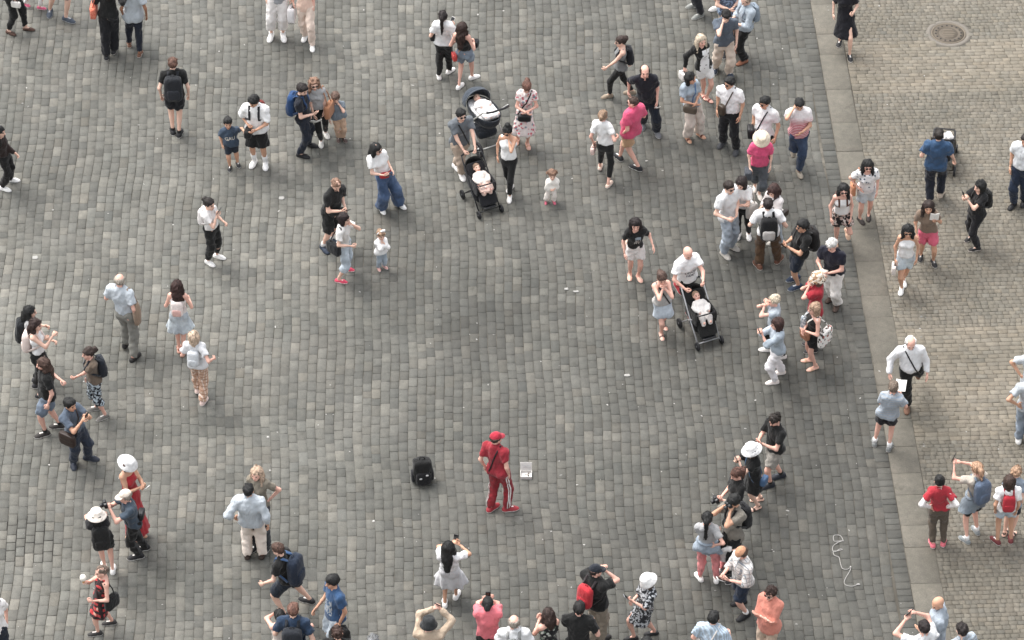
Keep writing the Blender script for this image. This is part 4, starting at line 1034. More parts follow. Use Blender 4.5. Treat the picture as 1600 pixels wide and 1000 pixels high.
def mid_phone(B, lab=None, col='141418', land=False):
    p = lerp(B.hand[0], B.hand[1], .5) + B.Fc * .02; f = nrm(B.hd - p); x = nrm(np.cross(f, ZU)); u = np.cross(x, f); u = -u if u[2] < 0 else u
    if land: x, u = u, x
    t = thing('mobile_phone', p - ZU * .075, lab or 'mobile phone held by ' + B.who, 'phone', 'phones held by visitors'); g = np.array(t.location)
    q = MB(); q.add(*superq(p, (x, f, u), (.040, .006, .080), .15, .2, 6, 12)); q.build('case', [plain('phone_case', col, .4)], t, g)
    q = MB(); q.add(*box(p + f * .0065, (x, f, u), (.035, .001, .072))); q.build('screen', [plain('phone_screen', '0b0c10', .15)], t, g, smooth=False)
def camera_prop(B, lab=None, p=None, aim=None):
    p = lerp(B.hand[0], B.hand[1], .5) + B.Fc * .03 if p is None else p; f = B.HF if aim is None else nrm(aim); x = nrm(np.cross(f, ZU)); u = np.cross(x, f)
    t = thing('camera', p - u * .05, lab or 'black camera held by ' + B.who, 'camera', 'cameras held by visitors'); g = np.array(t.location); m = BLACKP()
    q = MB(); q.add(*superq(p, (x, f, u), (.068, .03, .046), .3, .35, 8, 12)); q.build('housing', [m], t, g)
    q = MB(); q.add(*lathe(p + f * .025, (x, np.cross(f, x), f), [(.034, 0), (.034, .05), (.03, .062), (.024, .062), (0, .055)], 12)); q.build('lens', [m], t, g)
    q = MB(); q.add(*superq(p + u * .048, (x, f, u), (.022, .022, .018), .5, .5, 6, 8)); q.build('viewfinder', [m], t, g)
def paper(B, hand=1, size=(.10, .14), lab=None, name='paper_map', cat='map', tilt=.5, col='e4e2de', off=(0, 0, 0), turn=0, fold=True):
    p = B.hand[hand] + B.Lc * off[0] + B.Fc * off[1] + ZU * off[2]; n = nrm(ZU * (1 - tilt) - B.Fc * tilt); x = rot(B.Lc, ZU, radians(turn)); x = nrm(x - n * np.dot(x, n)); y = np.cross(n, x)
    if y[2] < 0: y = -y
    t = thing(name, p, lab or 'paper map held by ' + B.who, cat, 'papers held by visitors'); g = np.array(t.location); m = plain('paper_white', col, .9, var=.06)
    w, h = size
    for k, sg in enumerate((1, -1)):
        q = MB(); c = p + x * sg * w * .5 + y * h * .6; nn = nrm(n + x * sg * -.25); xx = nrm(x - nn * np.dot(x, nn)); q.add(*box(c, (xx, y, nn), (w * .5, h, .003))); q.build('leaf', [m], t, g, smooth=False)
def cup(B, hand, col='f0eeea', r=.04, lab=None, name='ice_cream', cat='food', off=(0, 0, .05)):
    p = B.hand[hand] + B.Lc * off[0] + B.Fc * off[1] + ZU * off[2]; t = thing(name, p - ZU * .08, lab, cat); g = np.array(t.location)
    q = MB(); q.add(*lathe(p - ZU * .08, I3, [(.012, 0), (.032, .075), (.028, .078)], 10)); q.build('cone', [plain('wafer', 'c79a62', .8)], t, g)
    q = MB(); q.add(*superq(p + ZU * .025, I3, (r, r, r * 1.1), .9, .9, 8, 10, .06)); q.build('scoop', [plain('cream', col, .6)], t, g)
def waist_bag(B, col, lab, ang=0.0, w=.10, name='waist_bag', z=.26):
    n = rot(B.Fc, ZU, radians(ang)); c = lerp(B.hipc, B.shc, z); p = hit(B, c, n, .004); cen = p + n * .028; tx = nrm(np.cross(ZU, n))
    t = thing(name, p * V3(1, 1, 0) + ZU * (cen[2] - .06), lab, 'bag', 'bags carried by visitors'); g = np.array(t.location)
    q = MB(); q.add(*superq(cen, (tx, n, ZU), (w, .035, .055), .5, .6, 8, 12)); q.build('bag', [leather(col)], t, g)
    P = []; U = []
    for k in range(21):
        t_ = 2 * pi * k / 20; n2 = B.Fc * cos(t_) + B.Lc * sin(t_); P.append(hit(B, c, n2, .003)); U.append(n2)
    q = MB(); q.add(*ribbon(P, U, .03, .005)); q.build('belt', [leather(col)], t, g)
def chest_print(B, text_rows, col, size=.07, z=.66, lateral=0, back=False, gap=.006):
    """letters laid on the front of the shirt"""
    F = -B.Fc if back else B.Fc; Lx = -B.Lc if not back else B.Lc   # reads left to right for somebody facing the wearer
    Lx = B.Lc if not back else -B.Lc
    for r, row in enumerate(text_rows):
        cu = bpy.data.curves.new('letters', 'FONT'); cu.body = row; cu.size = size; cu.align_x = 'CENTER'; cu.align_y = 'CENTER'; cu.offset = .0025; cu.resolution_u = 2
        o = bpy.data.objects.new('letters', cu); COL.objects.link(o); dg = bpy.context.evaluated_depsgraph_get(); me = bpy.data.meshes.new_from_object(o.evaluated_get(dg)); bpy.data.objects.remove(o)
        c = lerp(B.hipc, B.shc, z) + B.Lc * lateral - ZU * size * 1.05 * r; v = np.zeros(len(me.vertices) * 3); me.vertices.foreach_get('co', v); v = v.reshape(-1, 3)
        pts = c + v[:, :1] * Lx + v[:, 1:2] * ZU
        cache = {}
        out = np.array([hit(B, p, F, gap, .35) for p in pts]) - B.root
        me.vertices.foreach_set('co', out.astype(np.float32).ravel()); me.materials.clear(); me.materials.append(cloth(col)); me.update(); obj_of('lettering', me, B.obj)
def patch(B, w, h, z, col, lateral=0, gap=.005, n=6, name='print', back=False, pat=None, cols=()):
    F = -B.Fc if back else B.Fc; vs = []; fs = []
    for i in range(n + 1):
        for j in range(n + 1):
            p = lerp(B.hipc, B.shc, z) + B.Lc * (lateral + w * (j / n - .5)) + ZU * h * (i / n - .5); vs.append(hit(B, p, F, gap))
    for i in range(n):
        for j in range(n): a = i * (n + 1) + j; fs.append((a, a + 1, a + n + 2, a + n + 1))
    b = MB(); b.add(vs, fs); b.build(name, [cloth(col, pat, cols)], B.obj, B.root)
def side_stripe(B, col, k=2, z0=.03, z1=.97):
    """stripes down the outside of both legs"""
    for i, sg in enumerate((1, -1)):
        for j in range(k):
            off = (j - (k - 1) / 2) * .034 - .02; P = []; U = []
            for t in np.linspace(z0, z1, 14):
                c = lerp(B.hip[i], B.knee[i], t * 2) if t < .5 else lerp(B.knee[i], B.ank[i], t * 2 - 1)
                n = nrm(B.L * sg + B.F * -.55); P.append(hit(B, c + B.F * off, n, .003, .3)); U.append(n)
            b = MB(); b.add(*ribbon(P, U, .02, .003)); b.build('stripe', [cloth(col)], B.obj, B.root)
def tied_shirt(B, col, lab, pat='denim'):
    """shirt knotted round the waist: ring and hanging panel"""
    P = []; c = lerp(B.hipc, B.shc, .22); t = thing('tied_shirt', B.root, lab, 'shirt'); g = np.array(t.location); m = cloth(col, pat)
    R_ = []; U = []
    for k in range(21):
        a = 2 * pi * k / 20; n = B.Fc * cos(a) + B.Lc * sin(a); R_.append(hit(B, c, n, .012)); U.append(n)
    b = MB(); b.add(*tube(R_[:-1], .026, 6, True)); b.build('knotted_sleeves', [m], t, g)
    vs = []; fs = []; nx, nz = 16, 7
    for lay in (0, 1):
        for i in range(nz):
            for j in range(nx + 1):
                a = pi + radians(-118 + 236 * j / nx); n = B.Fc * cos(a) + B.Lc * sin(a); p = hit(B, c - ZU * (.01 + .045 * i), n, .014); p = p + n * (.010 * i + .016 * sin(j * 2.2) * i / nz - .008 * lay); p[2] -= .02 * sin(j * 1.3) * i / nz; vs.append(p)
    for i in range(nz - 1):
        for j in range(nx):
            a = i * (nx + 1) + j; o2 = nz * (nx + 1); fs.append((a, a + nx + 1, a + nx + 2, a + 1)); fs.append((a + o2, a + o2 + 1, a + o2 + nx + 2, a + o2 + nx + 1))
    b = MB(); b.add(vs, fs); b.build('hanging_panel', [m], t, g)

# ------------------------------------------------------------------ pushchairs
def wheel(parent, c, ax, r, w, g, tyre='1b1b1e', rim='8f9092'):
    x, y, _ = frame_of(ax); q = MB(); q.add(*lathe(c, (x, y, nrm(ax)), [(r * .72, -w * .8), (r * .93, -w), (r, -w * .5), (r, w * .5), (r * .93, w), (r * .72, w * .8), (r * .72, -w * .8)], 18)); wo_ = q.build('wheel', [plain('tyre', tyre, .8)], parent, g)
    q = MB(); q.add(*lathe(c, (x, y, nrm(ax)), [(r * .22, -w * 1.05), (r * .22, w * 1.05), (0, w * 1.06)], 10))
    for k in range(5):
        t = 2 * pi * k / 5; d = x * cos(t) + y * sin(t); q.add(*tube([c, c + d * r * .76], w * .35, 5))
    q.build('rim', [plain('rim', rim, .5)], wo_, g)
def baby(c, head, feet, up, label, col='e6e2dc', skin='fair', hair='a98a68', legs='d9b9b4', who='baby', hat=None):
    """small child lying back: c = seat centre (lowest point of support), head/feet = positions"""
    head, feet, up = np.asarray(head), np.asarray(feet), nrm(up); ax = nrm(feet - head); L = nrm(np.cross(up, ax)); t = thing('person', c, label, 'person', 'visitors on the square'); g = np.array(t.location)
    chest = head + ax * .15; hip = head + ax * .32 - up * .015; hs = .70
    P = [Pr(chest, hip, .075, .072, (up, 1.2), k=.05), Pr(head + ax * .06, chest, .035, .06, None, k=.03)]
    kn = []; fe = []
    for s in (1, -1):
        k = lerp(hip, feet, .5) + L * s * .065 + up * .05; f = feet + L * s * .06; kn.append(k); fe.append(f)
        P += [Pr(hip + L * s * .045, k, .046, .038, None, k=.03), Pr(k, f, .036, .027, None, k=.02), Pr(f, f + up * .05, .024, .02, None, k=.02)]
        e = chest + L * s * .13 + ax * .06 + up * .0; w = chest + L * s * .085 + ax * .14 + up * .07; P += [Pr(chest + L * s * .075 - ax * .03, e, .032, .028, None, k=.02), Pr(e, w, .028, .022, None, k=.02), Pr(w, w + ax * .035 + up * .01, .022, .016, None, k=.015)]
    HF = nrm(up + ax * .35); HU = nrm(-ax + HF * np.dot(ax, HF)); HL = np.cross(HF, HU); v, q = skin_of(P, .015); hv, hq, hm = HEAD; n = len(v)
    V_ = np.concatenate([v, head + (hv * hs) @ np.array([HL, HF, HU])]) - g; Q_ = np.concatenate([q, hq + n]); obj_of('body', mesh_of('body', V_, Q_, np.concatenate([np.zeros(len(q), int), hm]), [skin_m(skin), LIP, hair_m(hair), EYE]), t)
    CP = [P[0].off(.014)] + [p.off(.012) for p in P if p.ra in (.032, .028) and p.rb in (.028, .022)]; v, q = skin_of(CP, .015, folds=.003, seed=3); obj_of('romper', mesh_of('romper', v - g, q, None, cloth(col)), t)
    CP = [Pr(hip, hip + ax * .03, .085, .08, (up, 1.2), k=.04)] + [p.off(.012) for p in P if p.ra in (.046, .036)]; v, q = skin_of(CP, .015, folds=.003, seed=4); obj_of('leggings', mesh_of('leggings', v - g, q, None, cloth(legs)), t)
    hc = head - HF * .01 + HU * .022; n_ = nrm(HU * .75 - HF * .66); v, q = skin_of([El(hc, (HL, HF, HU), np.array([.085, .102, .095]) * hs, .02, cuts=[(head + n_ * -.004, -n_)])], .0125, folds=.003); obj_of('hat' if hat else 'hair', mesh_of('hair', v - g, q, None, cloth(hat) if hat else hair_m(hair)), t)
    return t
def stroller(base, a, label, kind='seat', body='17181c', canopy='1b1c20', frame='202124', lining='d8d4d0', baby_kw=None, hoodang=1.0, sc=1.0, rev=False, blanket=None):
    """a = direction it rolls; base = ground point under the seat"""
    F = fdir(a); L = V3(-F[1], F[0], 0); U = ZU; t = thing('pushchair', base, label, 'pushchair'); g = np.array(t.location); fm = plain('frame', frame, .35, .4); bm = cloth(body); cm = cloth(canopy); lm = cloth(lining)
    W = .25 * sc; P = lambda l, f, u: base + (L * l + F * f + U * u) * sc
    # frame
    for s in (1, -1):
        q = MB(); q.add(*tube([P(s * .24, .42, .10), P(s * .245, .10, .42), P(s * .24, -.42, .98), P(s * .22, -.50, 1.02)], .015 * sc, 7)); q.build('side_tube', [fm], t, g)
        q = MB(); q.add(*tube([P(s * .25, -.34, .12), P(s * .245, -.05, .40), P(s * .245, .10, .52)], .014 * sc, 7)); q.build('rear_leg', [fm], t, g)
    q = MB(); q.add(*tube([P(.22, -.50, 1.02), P(.12, -.54, 1.03), P(-.12, -.54, 1.03), P(-.22, -.50, 1.02)], .020 * sc, 7)); q.build('handle', [plain('foam_grip', '1d1d20', .8)], t, g)
    for w_, f_ in ((.25, -.34), (.24, .40)): q = MB(); q.add(*tube([P(w_, f_, .12), P(-w_, f_, .12)], .012 * sc, 6)); q.build('axle', [fm], t, g)
    big = .14 if kind == 'pram' else .105
    for s in (1, -1):
        wheel(t, P(s * .285, -.34, big), L, big * sc, .022 * sc, g, rim='b9b9b9' if kind == 'pram' else '55565a'); wheel(t, P(s * .265, .44, .09 if kind != 'pram' else .11), L, (.09 if kind != 'pram' else .11) * sc, .022 * sc, g, rim='b9b9b9' if kind == 'pram' else '55565a')
    q = MB(); q.add(*superq(P(0, .0, .26), (L, F, U), np.array([.19, .20, .07]) * sc, .4, .4, 8, 12)); q.build('basket', [bm], t, g)
    if kind == 'pram':
        # carry cot with pale mattress
        vs, fs = lathe(P(0, .0, .50), (L, F, U), [(.24, 0.0), (.29, .08), (.31, .20), (.295, .21), (.27, .12), (.0, .10)], 24, (.80, 1.38)); vs = [base + (v - base) for v in vs]; q = MB(); q.add([v * 1.0 for v in vs], fs); q.build('carry_cot', [bm], t, g)
        q = MB(); q.add(*superq(P(0, .05, .66), (L, F, U), np.array([.185, .33, .045]) * sc, .4, .45, 8, 14)); q.build('mattress', [lm], t, g)
        c0 = P(0, .22 if rev else -.22, .68); rx, ry, rz = .25 * sc, .30 * sc, .29 * sc; a0, a1 = -.1, 1.6
    else:
        # reclined seat: back, seat pad, leg rest
        bk0, bk1 = P(0, -.02, .46), P(0, -.34, .86); st1 = P(0, .24, .50); lg = P(0, .40, .26)
        for nm, p0, p1, th, wd in (('backrest', bk0, bk1, .04, .215), ('seat_pad', bk0, st1, .04, .215), ('leg_rest', st1, lg, .03, .20)):
            d = nrm(p1 - p0); n = np.cross(L, d); n = n if n[2] > 0 else -n; q = MB(); q.add(*superq(lerp(p0, p1, .5), (L, d, n), np.array([wd, np.linalg.norm(p1 - p0) * .55 / sc, th]) * sc, .35, .3, 8, 14)); q.build(nm, [bm], t, g)
        for s in (1, -1):
            q = MB(); q.add(*superq(P(s * .215, .02, .58), (F, L, U), np.array([.28, .02, .15]) * sc, .5, .6, 8, 12)); q.build('side_panel', [bm], t, g)
        q = MB(); q.add(*tube([P(.21, .05, .66), P(.19, .26, .70), P(-.19, .26, .70), P(-.21, .05, .66)], .016 * sc, 7)); q.build('bumper_bar', [plain('foam_grip', '1d1d20', .8)], t, g)
        q = MB(); q.add(*superq(P(0, .40, .22), (L, F, U), np.array([.16, .07, .015]) * sc, .4, .4, 6, 10)); q.build('foot_rest', [BLACKP()], t, g)
        c0 = P(0, -.24, .74); rx, ry, rz = .235 * sc, .25 * sc, .30 * sc; a0, a1 = -.35, 1.25 * hoodang
    # hood: ribs swung about the pivot, with thickness
    nA, nB = 8, 12; vs = []; fs = []
    for lay, sh in ((0, 1.0), (1, .955)):
        for i in range(nA + 1):
            al = a0 + (a1 - a0) * i / nA; dirv = (F if rev else -F) * cos(al) + U * sin(al)
            for j in range(nB + 1):
                be = pi * j / nB; bul = 1 + .02 * cos(i * pi); vs.append(c0 + sh * (L * cos(be) * rx + dirv * sin(be) ** .7 * (rz if True else ry) * bul))
    st = nB + 1; o2 = (nA + 1) * st
    for i in range(nA):
        for j in range(nB): p = i * st + j; fs.append((p, p + 1, p + st + 1, p + st)); fs.append((p + o2, p + o2 + st, p + o2 + st + 1, p + o2 + 1))
    for i in (0, nA):
        for j in range(nB): p = i * st + j; fs.append((p, p + o2, p + o2 + 1, p + 1))
    q = MB(); q.add(vs, fs); q.build('hood', [cm], t, g)
    if blanket:
        r_ = -1 if rev else 1; c_ = P(0, .16 * r_, .745) if kind == 'pram' else P(0, .2, .60); q = MB(); q.add(*superq(c_, (L, F, U) if kind == 'pram' else (L, nrm(F - U * .35), nrm(U + F * .35)), np.array([.165, .19 if kind == 'pram' else .15, .055]) * sc, .6, .5, 10, 16, .06)); q.build('blanket', [cloth(*blanket)], t, g)
    if baby_kw is not None:
        kw = dict(baby_kw)
        if kind == 'pram': r_ = -1 if rev else 1; baby(P(0, 0, .70), P(0, -.24 * r_, .77), P(0, .26 * r_, .73), U, **kw)
        else: baby(P(0, .0, .5), P(0, -.21, .82), P(0, .30, .50), nrm(U * .8 + F * .5), **kw)
    return t
# ------------------------------------------------------------------ everybody on the square
W, K, NAVY, SK = 'ebe9e7', '17171a', '20252f', 'short'
WS = ('sneaker', 'e9e7e4', 'f0eeec'); BS = ('sneaker', '1c1d20', 'd9d7d3'); DS = ('sneaker', '1d1d20', '2a2a2c')
BLK = ('trousers', K); BSLIM = ('trousers', K, {'w': .012}); DJ = ('trousers', '222731', {'w': .02})
P = person
# -- upper left
B = P('the walker in brown flats', 'woman in black trousers and brown flats walking in at top left corner', (4, -55), [(17, 53), (45, 47)], 75, 'f', top=('jacket', '2b2b2d'), bot=('trousers', K, {'w': .016, 'len': .9}), shoe=('flat', '4a3228', '2a1e18'), arms=('down', 'fwd'), hair=('long', '3a2a22'), foot_a=(80, 55))
hand_bag(B, 1, 'd9d5d0', (.10, .03, .07), 'pale purse in the hand of the woman with brown flats', .03)
P('the pink shoed child', 'child in white leggings and pink shoes at top left edge', (48, -62), [(41, 9), (65, 14)], 65, 'f', age='child', h=1.2, top=('tee', 'e6d8d6'), bot=('leggings', 'e6e2e0'), shoe=('sneaker', 'c65a78', 'e6dcda'), hair=('pony', '6a4a36'))
P('the navy shorts walker', 'man in long navy shorts and grey sneakers cut off by top edge', (92, -86), [(78, 22), (107, 33)], 25, h=1.76, top=('tee', '59606a'), bot=('shorts', '2a3444', {'len': .3}), shoe=('sneaker', '3c4450', 'a9aaac'), arms=('down', 'down'), foot_a=(60, 0))
B = P('the all black woman', 'woman in black top and wide black trousers with her arm round a friend', (168, -30), [(166, 89), (179, 80)], 178, 'f', top=('long', '1b1a1c'), bot=('trousers', '1a1b20', {'w': .045}), shoe=('sneaker', '2a2a2c', 'c9c5c0'), arms=('bent', ('px', 199, -6, 0.0, 'side')), hair=('long', '2a1f1a'), fat=1.08)
tote(B, 1, ('c4604f', 'knit', ('d98a70',)), (.16, .06, .12), 'coral woven handbag on the arm of the woman in black', z=.12)
P('the pale blue tunic walker', 'person in loose pale blue tunic and dark jeans walking away', (207, -20), [(202, 70), (219, 85)], 180, 'f', skin='brown', top=('tee', 'b4c3d0', {'off': .045, 'hem': -.14}), bot=('trousers', '20242e', {'w': .014, 'len': .9}), shoe=('flat', '6a4a3a', 'cfc8c0'), hair=('short', '1c1512'), fat=1.12, arms=('hang', 'hang'))
B = P('the man in black shorts', 'man in black tee and shorts standing alone with his back turned', (270, 100), [(270, 206), (281, 210)], 182, top=('tee', K), bot=('shorts', '1c1d21', {'len': .12}), shoe=('sneaker', '1d1d20', 'e6e4e0'), hair=(SK, '6a412c'), arms=('hang', 'hang'), sock=(K, .88))
backpack(B, '24262a', 1.08, 'charcoal backpack on the man in black shorts standing alone', pocket='2b2d32')
# -- family group, upper left of centre
B = P('the small boy', 'small boy in dark blue lettered tee holding a black bag', (356, 192), [(359, 264), (372, 258)], 8, age='child', skin='tan', top=('tee', '3d4a5a', {'hem': -.06}), bot=('shorts', '242a34', {'len': .12}), shoe=('sneaker', '1d1d20', 'e0deda'), hair=(SK, '17110e'), arms=(('px', 383, 207, 0, 'side'), 'down'))
chest_print(B, ['GAU'], 'b9b4ac', .085, .60)
B = P('the white high top wearer', 'teenager in loose white tee, black shorts and big white high tops', (397, 158), [(396, 257), (415, 260)], -8, skin='tan', top=('tee', W, {'off': .045, 'hem': -.05, 'slv': .8}), bot=('shorts', K, {'len': .25, 'w': .06}), shoe=('boot', 'eeecea', 'f2f0ee'), sock=('eceae8', .55), hair=(SK, '1a1310', {'th': .006}), arms=('belly', ('px', 388, 196, -.1, 'bent')), look=(-35, 32))
backpack(B, '6a2f2a', .95, 'dark red backpack behind the white shirted teenager', scol='26262a')
hand_bag(B, 1, K, (.11, .07, .08), 'black bag hanging between the teenager and the boy', .02)
B = P('the blue backpack man', 'man in navy tee and dark jeans beside the woman with the tan bag', (472, 140), [(473, 245), (486, 228)], 75, top=('tee', '1f222a'), bot=('trousers', '232833', {'w': .018}), shoe=('flat', '17171a', '17171a'), hair=(SK, '2a201a'), arms=('down', 'belly'), look=(-15, 22), foot_a=70)
backpack(B, '27436b', 1.0, 'blue backpack on the man in navy tee and jeans', pocket='22395c')
B = P('the woman with the tan bag', 'woman in grey tee, sunglasses and black leggings leaning towards a man', (491, 131), [(502, 226), (510, 212)], 12, 'f', top=('tee', 'b2b2b4', {'hem': .06}), bot=('leggings', '1b191b'), shoe=('sneaker', 'c9c7c2', 'e9e7e4'), hair=('long', '9a6a48', {'len': .2}), glasses=True, arms=('down', ('px', 492, 186, -.12, 'fwd')))
tote(B, 1, 'a9795c', (.17, .06, .15), 'tan shoulder bag on the woman in grey tee', z=.1, fwd=.6); paper(B, 1, (.10, .11), 'white folded leaflet in the hand of the woman with the tan bag', off=(0, .04, -.04))
P('the boy hiding his face', 'boy in blue grey tee and beige trousers holding his face', (524, 152), [(529, 219), (538, 219)], 15, age='child', top=('tee', '6d8396'), bot=('trousers', 'bfa088', {'w': .02}), shoe=('sneaker', '4a3a36', 'b9b0a8'), hair=(SK, '6a4a38'), arms=('face', 'down'), look=(0, 25))
# -- bearded man, woman with red shoes, toddler, jeans woman
B = P('the bearded man', 'bearded man in black tee and black shorts looking at his phone', (525, 288), [(507, 391), (521, 379)], 42, top=('tee', '151517'), bot=('shorts', '18181b', {'len': .28}), shoe=('sneaker', '2a3444', '222834'), sock=('e0dedc', .78), hair=('buzz', '9a6c4c'), beard='5a3a28', arms=(('px', 540, 326, -.1, 'down'), 'phonelo'), look=(-10, 35), fat=1.06)
phone(B, 1, 'phone held low by the bearded man'); waist_bag(B, '131315', 'black bag strapped round the waist of the bearded man', -15, .15)
B = P('the woman with pink shoes', 'woman in white tee, cropped pale jeans and pink shoes', (538, 342), [(533, 441), (544, 422)], 72, 'f', top=('tee', 'e2dfdc', {'hem': .0}), bot=('trousers', '9fb4c6', {'w': .035, 'len': .42, 'pat': 'denim'}), shoe=('flat', 'c2425a', 'e6d6d2'), hair=('bob', '2e1d18'), arms=('mouth', 'bent'), foot_a=75)
tote(B, -1, '1d1e21', (.17, .06, .12), 'black leather tote on the woman with pink shoes', z=.12, fwd=-.5)
P('the toddler with a white bow', 'toddler in white top and jeans with a white bow, hands at mouth', (595, 367), [(592, 421), (602, 418)], 28, 'f', age='toddler', top=('tee', 'ece8e6', {'slv': 1.5}), bot=('trousers', '92acc2', {'w': .022, 'pat': 'denim'}), shoe=('sneaker', 'd9a8a0', 'ece6e2'), hair=(SK, 'a67c54'), arms=('mouth', 'mouth'), band='ece8e6')
B = P('the woman in wide jeans', 'woman with long black hair, white tee and wide blue jeans', (588, 233), [(597, 330), (627, 323)], 35, 'f', top=('tee', W, {'hem': .09, 'off': .03}), bot=('trousers', '3a4c68', {'w': .075, 'pat': 'denim'}), shoe=WS, hair=('long', '1a1412', {'len': .26}), arms=(('px', 613, 266, -.05, 'side'), 'phonelo'), look=(28, 12), glasses=True)
waist_bag(B, 'b02f35', 'red belt bag on the woman in wide jeans', -20, .085); phone(B, 1, 'phone in the hand of the woman in wide jeans')
B = P('the woman with the white backpack', 'woman in white tee and black trousers walking right with her phone', (327, 319), [(328, 413), (343, 403)], 58, 'f', top=('tee', 'e9e4e2', {'hem': .04}), bot=('trousers', K, {'w': .012, 'len': .9}), shoe=WS, hair=('bun', '2a221f', {'z': .06, 'y': -.10}), arms=('bent', ('px', 339, 336, -.12, 'phone')))
backpack(B, 'e6e1df', .8, 'white backpack on the woman walking with her phone'); phone(B, 1, 'phone raised by the woman with the white backpack')
# -- top edge, centre left
P('the white trousered man', 'person in cropped white trousers and white sneakers at top edge', (434, -52), [(423, 60), (443, 60)], 0, top=('tee', 'a3a8b0', {'hem': -.08}), bot=('trousers', 'e6e1de', {'len': .62, 'w': .04}), shoe=WS, fat=1.1, sock=(W, .9))
B = P('the cream dressed woman', 'woman in peach and cream clothes carrying a white plastic bag', (472, -38), [(476, 61), (488, 76)], -5, 'f', skin='pink', top=('tee', 'e3c3b2', {'hem': -.1}), bot=('trousers', 'e4d0c2', {'w': .03}), shoe=WS, arms=('down', 'hang'), hair=('long', '8a6a4c'))
hand_bag(B, 1, 'e6e2e2', (.10, .075, .17), 'white plastic carrier bag beside the woman in peach', .02, soft=.1)
# -- two friends from behind
B = P('the friend in black trousers', 'woman in white tee and black trousers walking away, dark ponytail', (692, 26), [(686, 120), (704, 112)], 172, 'f', top=('tee', 'ebe9e9', {'off': .035, 'hem': -.02}), bot=('trousers', K, {'w': .018, 'len': .92}), shoe=WS, hair=('pony', '2a1a16', {'len': .3}), arms=('bent', ('px', 708, 40, .12, 'phone')), foot_a=(185, 140))
shoulder_bag(B, '15161a', 1, (.10, .05, .10), 'black bag at the left hip of the woman in white tee', cross=False, pos=(1, -.1, .12)); phone(B, 1, 'white phone held by the friend in black trousers', 'd9d7d4')
B = P('the friend in denim shorts', 'woman with long brown hair, black top and denim shorts walking away', (722, 43), [(719, 136), (741, 122)], 165, 'f', skin='pink', top=('tank', '1a191b', {'hem': .12}), bot=('shorts', '66809a', {'pat': 'denim', 'len': .0}), shoe=WS, hair=('long', '3a221a', {'len': .34}), arms=('bent', 'bent'), foot_a=(150, 120))
shoulder_bag(B, 'b8423e', -1, (.09, .045, .08), 'red straw bag hanging by the denim shorts', strap='c99a80', pos=(1, -.6, -.06)); hand_bag(B, 1, '1d1f24', (.09, .06, .07), 'dark jacket bundle over the arm of the brown haired woman', .01)
# -- pram and pushchair group
bs = at(756, 176, .62) * V3(1, 1, 0)
stroller(bs, 209, 'pram with dark hood and white lined cot near the floral dress', 'pram', '24282e', '3a414a', 'b9b9b6', 'e9e7e6', dict(label='baby lying in the white lined pram', col='d0ccca', legs='d4d0ce', hair='c09a78'), rev=True, blanket=('e6e2e0', 'floral', ('c9ccd0', 'd9b9b0')))
B = P('the man with the pushchair', 'man in grey blue tee, sunglasses and beige trousers pushing a black pushchair', (722, 187), [(714, 264), (722, 277)], 25, top=('tee', '66727e', {'hem': -.04}), bot=('trousers', 'b7a493', {'w': .03, 'len': .85}), shoe=WS, hair=(SK, '1f1814'), glasses=True, arms=(('px', 743, 234, -.32, 'push'), ('px', 727, 240, -.32, 'push')), fat=1.05)
shoulder_bag(B, '1a1b20', -1, (.09, .04, .07), 'dark sling bag worn by the man with the pushchair', pos=(.6, -.8, .05)); patch(B, .12, .06, .58, '8a949c', name='print')
stroller(at(752, 318), 26, 'black pushchair with a grey handle pushed by the man in sunglasses', 'seat', '1b1c20', '141416', '26272a', baby_kw=dict(label='baby in cream clothes sitting in the black pushchair', col='d6cdc6', legs='cdb4aa', hair='9a7452'), sc=.80, hoodang=.75, blanket=('d6b8ac', 'floral', ('b98a80', 'e6dcd6')))
P('the woman with a top bun', 'woman with a dark top bun, white sleeveless blouse and black trousers', (793, 205), [(796, 312), (797, 296)], -15, 'f', skin='tan', top=('tank', W, {'hem': .06, 'strap': .75, 'off': .024}), bot=('leggings', K), shoe=WS, hair=('bun', '1d1614', {'z': .125, 'y': -.05}), glasses=True, arms=('face', 'hang'), look=(-12, 20))
B = P('the woman in the floral dress', 'woman in pink floral dress looking down at her hands', (823, 136), [(825, 229), (808, 222)], 0, 'f', skin='pink', top=('dress', 'ddd2cf', {'pat': 'floral', 'cols': ('c0616c', '7d8a92'), 'len': .55, 'slv': .45, 'flare': .06}), bot=None, shoe=('sandal', 'b98a70', 'd9b9a0'), hair=('pony', '7a4a36', {'len': .1}), arms=('belly', 'belly'), look=(0, 42))
shoulder_bag(B, '18181b', 1, (.13, .04, .075), 'small black bag in front of the floral dress', pos=(0, 1, -.02), long=.12)
P('the toddler in cream', 'toddler in cream top and ruffled trousers with pink shoes', (863, 273), [(853, 317), (866, 317)], 5, 'f', age='toddler', top=('tee', 'efe6de', {'slv': 1.2}), bot=('trousers', 'ebe0d8', {'w': .04, 'len': .85}), shoe=('sneaker', 'd06a7e', 'c8586e'), hair=('tail2', '8a5e3e'), arms=('belly', 'belly'))
